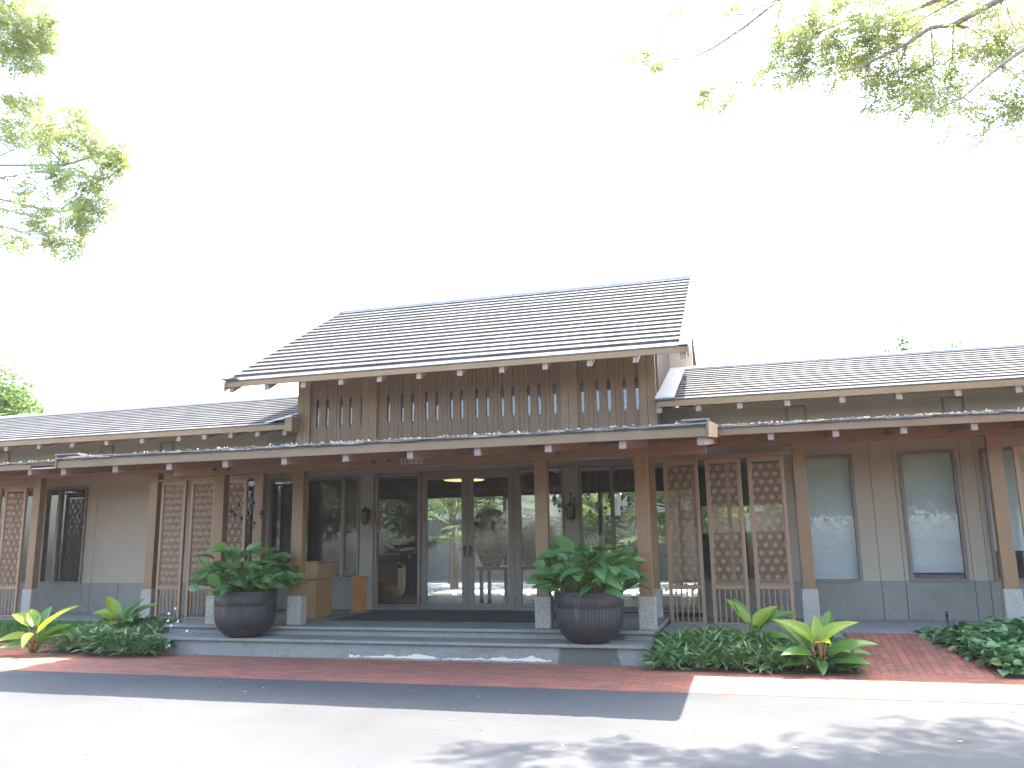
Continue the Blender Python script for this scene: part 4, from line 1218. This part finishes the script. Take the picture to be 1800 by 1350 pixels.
blades('mondo_grass', 'dry wispy grass at the outer end of the left bed', [(-11.55, 11.4), (-10.7, 11.38), (-10.6, 12.7), (-11.5, 12.6)], 1500, .32, .02, 'mondo', .03, .08, el=(.2, 1.3))
blades('lawn_grass', 'short bright lawn at the far left behind the brick paving', [(-20, 12.52), (-11.8, 12.52), (-12.0, 13.82), (-20, 13.82)], 16000, .16, .05, 'grass', -.13, .136, el=(.7, 1.5), droop=.3)

# white flowers beside the left pot
t = thing('white_flowers', (-9.35, 11.9, .05), 'small white wildflowers at the left end of the steps', 'flowers')
bs = MB(); bp = MB(); rr = random.Random(3)
for dx, dy, z in ((-.12, .1, .62), (-.05, 0, .52), (.06, .1, .50), (-.02, .05, .44), (.10, -.2, .17), (.13, -.22, .14), (.28, .05, .36), (.0, .1, .7), (.16, -.2, .16)):
    x, y = -9.12+dx, 11.62+dy
    bs.tube([(x-.06, y+.05, .05), (x-.02, y, z*.6), (x, y, z)], .003, 4)
    for k in range(5):
        a = R(72*k)+rr.random()
        d = Vector((math.cos(a), -.35+.2*math.sin(a), math.sin(a)*.7))
        heart_leaf(bp, (x, y, z), d, (0, -1, .4), .026, .02, 0, .1, .2, 3)
bs.build('stems', M['stem'], t); bp.build('petals', M['petal'], t)
# spike light by the path
t = thing('garden_spike_light', (2.52, 13.18, .28), 'thin black spike light at the back of the round leaved bed', 'garden light')
b = MB(); b.tube([(2.52, 13.18, .2), (2.50, 13.18, .55)], .016, 8); b.build('post', M['black'], t)
b = MB(); b.tube([(2.50, 13.18, .556), (2.497, 13.18, .62)], .021, 10); b.tube([(2.50, 13.18, .551), (2.50, 13.18, .5555)], .018, 10); b.build('lamp_head', M['black'], t)
# fallen leaves
n = 150
p = np.column_stack([rng.uniform(-9, 3, n), rng.uniform(4.5, 11.4, n), np.full(n, .008)])
tv, tf = leaf_template(1, .45, 3, .4, -.2)
V, F = scatter(tv, tf, rotmats(rng.uniform(0, 6.28, n), rng.normal(0, .12, n), rng.normal(0, .3, n)), p, rng.uniform(.02, .055, n)[:, None])
stuff(npbuild('leaf_litter', V, F, M['litter'], org=(0, 8, 0)), 'dry yellow leaves scattered over road and brick paving', 'fallen leaves')
n = 700
xa = rng.uniform(-.4, 8, n); xb = rng.uniform(-22, -9.9, n//2); xc = rng.uniform(-9.8, -.5, n//3)
def zc(y, ye, zt, s): return zt+s*(y-ye)
pp = []
for xs_, ye, zt, s in ((xa, 12.6, 3.335, .10), (xb, 12.6, 3.335, .10), (xc, 9.8, 3.01, .112)):
    yy = ye-.03+rng.exponential(.12, len(xs_)); pp.append(np.column_stack([xs_, yy, zt+s*(yy-ye)+.004]))
p = np.vstack(pp); n = len(p)
V, F = scatter(tv, tf, rotmats(rng.uniform(0, 6.28, n), rng.normal(.1, .3, n), rng.normal(0, .6, n)), p, rng.uniform(.015, .05, n)[:, None])
stuff(npbuild('leaf_litter', V, F, M['litter_grey'], org=(0, 12, 3)), 'dry leaf litter lying along the edges of the low canopies', 'fallen leaves')

# ================================================================== TREES
def spray_template(pairs=9, Ln=.27):
    vs = []; fs = []
    for i in range(pairs):
        x = Ln*(.12+.88*i/pairs); l = .074*(1-.35*abs(i/pairs-.45)); wd = .023
        for s in (-1, 1):
            o = len(vs); dx, dy = .35*l, s*l*.94; z = -.05*x-.012*(i % 2)
            vs += [(x, 0, -.1*x*x*4), (x+dx*.5-wd*.5, dy*.5, z), (x+dx, dy, z-.02), (x+dx*.5+wd*.5, dy*.5+0, z-.006)]
            fs.append((o, o+1, o+2, o+3) if s > 0 else (o, o+3, o+2, o+1))
    return vs, fs
SPR = spray_template()
def clusters_to_sprays(cl, dens, depth, mul=1.0):
    P = []
    for (c, rx, rz) in cl:
        n = max(6, int(dens*rx*rz*mul))
        d = rng.normal(0, .58, (n, 3))
        k = np.linalg.norm(d, axis=1) < 1.6; d = d[k]
        P.append(np.array(c)+d*np.array([rx, depth*max(rx, rz), rz]))
    return np.vstack(P)
def big_tree(name, label, trunk, limbs, clusters, extra, dens, mats, mul=1.0, cat='tree'):
    t = thing(name, trunk[0][0], label, cat)
    b = MB(); b.tube([p for p, r in trunk], [r for p, r in trunk], 14)
    for path, r0, r1 in limbs:
        n = len(path); b.tube(path, [.72*(r0+(r1-r0)*i/(n-1)) for i in range(n)], 8)
    # thin twigs from limbs towards clusters
    pts = [Vector(q) for path, _, _ in limbs for q in path]
    rr = random.Random(9)
    for c, rx, rz in clusters:
        c = Vector(c); q = min(pts, key=lambda s: (s-c).length)
        for k in range(3):
            e = c+Vector((rr.uniform(-.7, .7)*rx, rr.uniform(-.3, .3)*rx, rr.uniform(-.7, .7)*rz))
            m = q.lerp(e, .5)+Vector((rr.uniform(-.06, .06), 0, rr.uniform(-.02, .08)))
            b.tube([q, m, e], [.008, .006, .003], 5)
    b.build('trunk', M['bark'], t)
    P = clusters_to_sprays(clusters, dens, .9, mul)
    if extra: P = np.vstack([P, clusters_to_sprays(extra, dens*.7, .9)])
    n = len(P)
    Rm = rotmats(rng.uniform(0, 6.28, n), rng.normal(-.15, .45, n), rng.normal(0, .5, n))
    V, F = scatter(SPR[0], SPR[1], Rm, P, rng.uniform(.7, 1.25, n)[:, None])
    mi = np.repeat(rng.integers(0, len(mats), n), len(SPR[1]))
    npbuild('crown', V, F, mats, mi, parent=t, smooth=False)
    return t
RL = [([(6.4, 8.6, 7.4), (4.6, 9.6, 8.3), (3.32, 10.2, 8.03), (2.74, 10.2, 7.78), (2.48, 10.2, 7.79), (2.2, 10.2, 7.63), (1.7, 10.2, 7.43), (1.4, 10.3, 7.45)], .075, .012),
      ([(6.4, 8.6, 7.6), (4.2, 10.2, 8.8), (2.82, 10.8, 8.55), (2.37, 10.8, 8.42), (2.09, 10.8, 8.43), (1.6, 10.8, 8.45), (1.21, 10.8, 8.33), (.9, 10.8, 8.1)], .065, .010),
      ([(6.4, 8.7, 7.8), (3.6, 10.8, 9.6), (1.9, 11.3, 9.7), (.91, 11.4, 9.39), (.33, 11.4, 9.01), (-.1, 11.4, 8.78), (-.53, 11.4, 8.63), (-1.07, 11.4, 8.93)], .06, .007),
      ([(.91, 11.4, 9.39), (.35, 11.1, 9.03), (-.09, 11.0, 9.01), (-.53, 11.0, 9.18)], .025, .006),
      ([(1.2, 11.0, 9.2), (.84, 10.6, 8.83), (.74, 10.6, 8.46), (.80, 10.6, 8.1), (.79, 10.6, 7.84)], .028, .006),
      ([(.74, 10.6, 8.46), (.5, 10.6, 8.2), (.3, 10.6, 7.97), (.26, 10.6, 7.7)], .016, .005),
      ([(6.4, 8.5, 6.9), (4.6, 9.1, 7.5), (3.35, 9.4, 7.01), (3.17, 9.4, 6.87), (2.93, 9.4, 6.72), (2.52, 9.4, 6.41), (2.11, 9.4, 6.26)], .055, .009),
      ([(4.2, 10.2, 8.8), (2.91, 10.4, 8.25), (2.41, 10.4, 8.03), (2.1, 10.4, 7.8)], .03, .006),
      ([(3.6, 10.8, 9.6), (2.21, 11.0, 8.82), (2.04, 11.0, 8.6)], .03, .008)]
CR = [((0.97, 10.6, 8.18), 0.51, 0.39), ((1.38, 10.6, 8.02), 0.6, 0.39), ((1.85, 10.6, 7.84), 0.51, 0.43), ((0.87, 10.6, 7.78), 0.34, 0.34), ((1.87, 10.6, 7.35), 0.39, 0.21), ((3.09, 10.6, 7.64), 0.6, 0.3), ((3.4, 10.6, 7.65), 0.34, 0.3), ((2.27, 10.6, 7.28), 0.26, 0.34), ((2.88, 9.6, 6.30), 0.43, 0.26), ((2.55, 10.6, 7.47), 0.34, 0.26), ((-0.25, 10.6, 7.61), 0.45, 0.22), ((0.26, 10.6, 7.48), 0.22, 0.15), ((-1.14, 10.9, 8.6), 0.33, 0.24), ((-0.83, 10.9, 8.5), 0.24, 0.2), ((0.09, 10.6, 8.88), 0.39, 0.13), ((-0.56, 10.6, 9.02), 0.17, 0.1), ((-0.65, 10.6, 8.82), 0.21, 0.13), ((2.07, 10.6, 8.04), 0.51, 0.3), ((2.64, 10.6, 7.1), 0.34, 0.26), ((3.2, 9.6, 6.45), 0.34, 0.26), ((2.2, 9.8, 6.7), 0.21, 0.17), ((1.82, 10.6, 7.09), 0.21, 0.13), ((1.21, 10.6, 8.47), 0.51, 0.26)]
EX = [((x, y, z), 1.0, .55) for x, y, z in ((2.7, 12.5, 9.9), (3.6, 12.6, 9.8), (4.4, 12.4, 9.5), (1.6, 9.6, 9.4), (2.8, 9.2, 9.0), (3.8, 9.4, 9.2), (2.2, 10.4, 9.9), (4.2, 10.6, 9.6), (5.2, 9.0, 8.6), (3.2, 8.2, 9.0), (4.4, 8.2, 8.6), (5.6, 10.6, 9.8), (6.5, 9, 10), (7.6, 8, 9.4), (6.6, 7, 9), (5.4, 7, 8.4), (7, 10.4, 9))]
big_tree('rain_tree', 'feathery green tree whose branches reach in at the top right', [((6.6, 8.4, 0), .26), ((6.5, 8.5, 2), .22), ((6.4, 8.6, 5), .19), ((6.4, 8.6, 7.5), .14), ((6.4, 8.8, 9.5), .07)], RL, CR, EX, 680, [M['leaf_tree'], M['leaf_tree_y']])
LL = [([(-14.6, 9.2, 7.2), (-13, 9.5, 7.8), (-11.89, 9.5, 7.73), (-11.18, 9.5, 7.71), (-9.89, 9.5, 7.52), (-9.4, 9.5, 7.58), (-9.0, 9.5, 7.71)], .06, .008),
      ([(-14.6, 9.2, 6.9), (-12.4, 9.2, 7.2), (-11.48, 9.2, 7.29), (-10.8, 9.2, 7.31), (-9.91, 9.2, 7.3)], .05, .008),
      ([(-14.6, 9.2, 6.6), (-12.2, 9.8, 7.5), (-11.46, 9.8, 7.3), (-10.24, 9.8, 6.91), (-9.43, 9.8, 7.02)], .05, .007),
      ([(-14.6, 9.2, 6.2), (-12.4, 9.3, 7.0), (-11.53, 9.3, 6.87), (-10.82, 9.3, 6.58), (-9.97, 9.3, 6.24)], .045, .007),
      ([(-12.4, 9.1, 7.0), (-11.19, 9.0, 6.89), (-10.51, 9.0, 6.69), (-9.73, 9.0, 6.43)], .03, .006),
      ([(-14.6, 9.2, 7.4), (-12.37, 9.9, 7.87), (-11.68, 9.9, 8.14), (-10.86, 9.9, 8.33)], .045, .006),
      ([(-14.7, 9.2, 9.4), (-13.04, 10.2, 10.18), (-12.26, 10.2, 10.14), (-11.54, 10.2, 10.45)], .045, .006),
      ([(-14.7, 9.2, 9.6), (-12.4, 9.6, 10.56), (-11.51, 9.6, 10.32), (-11.16, 9.6, 10.41)], .04, .006)]
CL = [((-11.35, 9.5, 10.44), 0.37, 0.37), ((-10.88, 9.5, 9.97), 0.46, 0.37), ((-11.07, 9.5, 9.6), 0.41, 0.27), ((-10.55, 9.5, 10.05), 0.27, 0.37), ((-10.7, 9.5, 9.37), 0.27, 0.14), ((-10.61, 9.5, 8.61), 0.32, 0.27), ((-11.03, 9.5, 8.28), 0.27, 0.27), ((-9.69, 9.5, 8.35), 0.32, 0.23), ((-10.2, 9.5, 8.0), 0.46, 0.27), ((-9.53, 9.5, 7.85), 0.46, 0.27), ((-9.05, 9.5, 7.62), 0.30, 0.30), ((-9.92, 9.5, 7.43), 0.37, 0.18), ((-9.25, 9.5, 7.24), 0.38, 0.18), ((-10.45, 9.5, 7.23), 0.37, 0.18), ((-10.29, 9.5, 6.83), 0.46, 0.18), ((-9.55, 9.5, 6.59), 0.37, 0.23), ((-9.1, 9.5, 6.7), 0.25, 0.27), ((-9.91, 9.5, 6.32), 0.46, 0.18), ((-9.68, 9.5, 6.11), 0.27, 0.14), ((-10.8, 9.5, 6.43), 0.23, 0.18), ((-8.85, 9.5, 7.41), 0.18, 0.23), ((-11.1, 9.5, 8.89), 0.23, 0.18), ((-9.34, 9.5, 6.93), 0.27, 0.14)]
EXL = [((x, y, z), 1.0, .6) for x, y, z in ((-12.6, 9.4, 10.6), (-13, 9, 8.8), (-12.8, 9.8, 7.4), (-14, 9.6, 10), (-15, 8.6, 11), (-16, 9.6, 9.4), (-14.6, 10.4, 8), (-13.4, 9, 11.6), (-11.6, 9.6, 11.4), (-16, 8.6, 7.6))]
big_tree('feathery_tree', 'feathery green tree with orange tinged leaves at the left edge', [((-15, 9, 0), .24), ((-14.9, 9.1, 3), .2), ((-14.6, 9.2, 6), .17), ((-14.7, 9.2, 9.6), .1), ((-14.8, 9.2, 11), .05)], LL, CL, EXL, 1050, [M['leaf_tree'], M['leaf_tree_y']])

# trees behind the roof
def crown_tree(name, label, base, h, ells, n, mat, leaf=.2, trunk_r=.16, cat='tree', group=None, jitter=0.5, bark='bark_dark'):
    t = thing(name, base, label, cat, group)
    bx, by, bz = base
    b = MB(); b.tube([(bx, by, bz-.1), (bx+.08, by, bz+h*.3), (bx-.05, by+.1, bz+h*.6), (bx, by, bz+h*.85)], [trunk_r, trunk_r*.8, trunk_r*.6, trunk_r*.25], 10)
    for (c, r) in ells:
        e = Vector((bx+c[0], by+c[1], bz+c[2])); s = Vector((bx, by, bz+h*.35+.2*c[2]))
        b.tube([s, s.lerp(e, .5)+Vector((0, 0, .15*h*.3)), e], [trunk_r*.4, trunk_r*.25, trunk_r*.08], 6)
    b.build('trunk', M[bark], t)
    P = []; vol = [r[0]*r[1]*r[2] for _, r in ells]
    for (c, r), v in zip(ells, vol):
        k = max(20, int(n*v/sum(vol))); d = rng.normal(0, 1, (k, 3)); d /= np.linalg.norm(d, axis=1)[:, None]
        d *= (rng.uniform(0.15, 1, (k, 1))**.45); P.append(np.array([bx+c[0], by+c[1], bz+c[2]])+d*np.array(r))
    P = np.vstack(P); k = len(P)
    tv, tf = leaf_template(1, .42, 2, .3, .2)
    V, F = scatter(tv, tf, rotmats(rng.uniform(0, 6.28, k), rng.normal(-.1, .6, k), rng.normal(0, .6, k)), P, rng.uniform(.6, 1.3, k)[:, None]*leaf)
    npbuild('crown', V, F, M[mat], parent=t)
    return t
crown_tree('leafy_tree', 'dense bright green tree rising behind the left wing roof', (-29.9, 25, 0.2), 7,
           [((-1, 0, 6), (2.6, 2, 2.4)), ((1.2, 0, 5.6), (2.2, 2, 2.0)), ((3.0, 0, 5.0), (2.3, 1.8, 2.0)), ((4.6, 0, 4.4), (1.6, 1.5, 1.9)), ((1.6, 0, 6.9), (1.8, 1.5, 1.3)), ((.4, .4, 7.6), (2.0, 1.8, 1.5)), ((2.4, .4, 6.4), (1.3, 1.2, 1.1))], 24000, 'leaf_lit', .26)
t = crown_tree('leafy_tree', 'thin treetop showing above the right wing roof', (4.5, 24, 0.3), 6.4,
           [((-.25, 0, 6.05), (.35, .35, .75)), ((-.35, 0, 5.9), (.8, .5, .45)), ((.7, 0, 6.2), (.35, .3, .2)), ((1.1, 0, 6.42), (.32, .3, .16)), ((-.35, 0, 6.9), (.14, .14, .5)), ((-.75, 0, 6.55), (.16, .14, .3)), ((0, 0, 5.2), (1.3, 1.0, .7))], 3600, 'leaf_lit', .17, .09)

# ---- courtyard behind the lobby (seen through the glass) 
b = MB(); b.box(-14, 6, 19.72, 34, -.01, .25)
structure(b.build('courtyard_ground', M['pave_stone']))
blades('courtyard_grass', 'sunlit grass between white stepping slabs behind the lobby', [(-12, 20.4), (3, 20.4), (3, 23.2), (-12, 23.2)], 9000, .13, .07, 'grass', .25, 0, el=(.6, 1.4))
b0 = MB(); b0.box(-.27, .27, -.2, .2, 0, .06)
first = None
for i in range(12):
    for j in range(3):
        x, y = -7.9+.66*i, 20.8+.62*j
        if first is None:
            b1 = MB(); b1.box(x-.27, x+.27, y-.2, y+.2, .25, .40)
            first = tag(b1.build('stepping_slab', M['white'], org=(x, y, .25), bevel=.01), 'white stepping slab in the courtyard grass seen through the doors', 'slab', 'white stepping slabs in the courtyard')
        else:
            c = first.copy(); C.objects.link(c); c.location = (x, y, .25)
t = thing('garden_wall', (-3, 30, .25), 'low white garden wall with a ledge behind the courtyard', 'wall')
b = MB(); b.box(-16, 8, 30, 30.3, .25, 3.2); b.build('body', M['plinth'], t)
b = MB(); b.box(-16, 8, 29.9, 29.998, 2.55, 3.25); b.build('band', M['white'], t)
def fan_palm(x, y, z, h, label, seed, n=17, size=1.0):
    rr = random.Random(seed)
    t = thing('fan_palm', (x, y, z), label, 'palm', 'fan palms in the courtyard')
    b = MB(); b.tube([(x, y, z), (x+.05, y, z+h*.5), (x, y, z+h)], [.12, .10, .09], 10); b.build('trunk', M['bark'], t)
    bl = MB()
    for i in range(n):
        a = rr.uniform(0, 6.28); e = rr.uniform(-.5, 1.1); pl = rr.uniform(.5, .9)*size
        d = Vector((math.cos(a)*math.cos(e), math.sin(a)*math.cos(e), math.sin(e)))
        o = Vector((x, y, z+h)); c = o+d*pl
        bl.tube([o, o+d*pl*.5+Vector((0, 0, .03)), c], .012, 5)
        s = d.cross(Vector((0, 0, 1))).normalized(); u = s.cross(d)
        for k in range(16):
            f = R(-125+250*k/15); q = (d*math.cos(f)+s*math.sin(f)).normalized(); ln = size*.75*(.75+.25*math.cos(f))
            p2 = c+q*ln+Vector((0, 0, -.16*ln)); m_ = c+q*ln*.55
            sd = q.cross(u).normalized()*.035*size
            bl.add([c, m_-sd, p2, m_+sd], [(0, 1, 2), (0, 2, 3)])
    bl.build('fronds', M['leaf_palm'], t)
    return t
for i, (x, y, h) in enumerate(((-8.6, 23.4, 1.9), (-7.0, 24.2, 2.5), (-5.0, 25.5, 2.0), (-3.6, 23.8, 1.5), (-2.2, 24.6, 2.3), (-1.0, 26, 1.7), (.8, 24.4, 2.0), (-9.6, 26, 2.6))):
    fan_palm(x, y, .25, h, 'sunlit fan palm in the courtyard behind the lobby glass', 40+i, size=1.15)
for i, (x, y) in enumerate(((-13, 33), (-9, 34), (-5, 33.5), (-1, 34), (3, 33), (7, 34), (-10.5, 28.3), (-6.2, 28.6), (-2.6, 28.2), (1.2, 28.6))):  # nearer row added, crowns spread forward to shade the courtyard
    crown_tree('garden_tree', 'green garden tree by the courtyard palms, nearer row added for shade', (x, y, 0), 5.2, [((0, 0, 3.4), (2.2, 1.6, 2.2)), ((.8, 0, 4.2), (1.5, 1.2, 1.2)), ((-1, 0, 2.2), (1.8, 1.2, 1.6))] if y > 30 else [((0, -1.5, 4.6), (2.0, 2.4, .9)), ((.8, -2.6, 4.2), (1.4, 1.3, .8)), ((-1, .4, 4.0), (1.6, 1.4, .9))], 2600, 'leaf_far', .3, group='garden trees behind the courtyard')

# ---- trees across the road, mirrored in the glass
shade = crown_tree('shade_tree', 'broad shade tree across the road, mirrored in the windows', (1.5, -7.5, 0), 6.2,
                   [((0, 0, 4.6), (3.6, 3.2, 1.7)), ((2.6, .6, 3.9), (2.2, 2, 1.4)), ((-2.6, .4, 4.1), (2.4, 2, 1.5)), ((.4, 1.4, 3.2), (2.2, 1.6, 1.0)), ((-.6, -.6, 5.6), (2.2, 2.0, 1.1))], 7000, 'leaf_far', .34, .28, group='shade trees across the road')
for i, (x, y, s, rz) in enumerate(((-6.5, -9, .85, 1), (-14, -7.5, .8, 2), (-22, -9, .85, 3), (9, -9.5, 1.0, 4), (17, -8, .95, 5), (-30, -8, .8, .5), (-2.5, -14, 1.05, 2.5), (-18, -15, .9, 1.2), (6, -16, 1.1, 3.3))):
    copy_tree(shade, (x, y, 0), rz=rz, sc=s)
n = 40000  # unseen hedge, added to cover the bright horizon strip mirrored in the glass
p = np.column_stack([rng.uniform(-50, 30, n), rng.uniform(-21, -19.5, n), rng.uniform(0, 2.6, n)])
tv, tf = leaf_template(1, .5, 2, .3, .2)
V, F = scatter(tv, tf, rotmats(rng.uniform(0, 6.28, n), rng.normal(.1, .6, n), rng.normal(0, .6, n)), p, rng.uniform(.10, .2, n)[:, None])
stuff(npbuild('hedge', V, F, M['leaf_far'], org=(0, -20, 0)), 'unseen hedge added across the road to dim the window reflections', 'hedge')

# ---- thin scattering volume added to lift the dark tones like lens glare
m, t, out = nodes('glare_veil')
pv = t.nodes.new('ShaderNodeVolumePrincipled')
pv.inputs['Color'].default_value = (1.0, 0.95, 0.86, 1); pv.inputs['Density'].default_value = 0.0005; pv.inputs['Anisotropy'].default_value = 0.2
L(t, pv.outputs[0], out.inputs['Volume'])
b = MB(); b.box(-420, 420, -420, 620, -1.8, 17)
stuff(b.build('veil_volume', m, org=(0, 0, 0)))
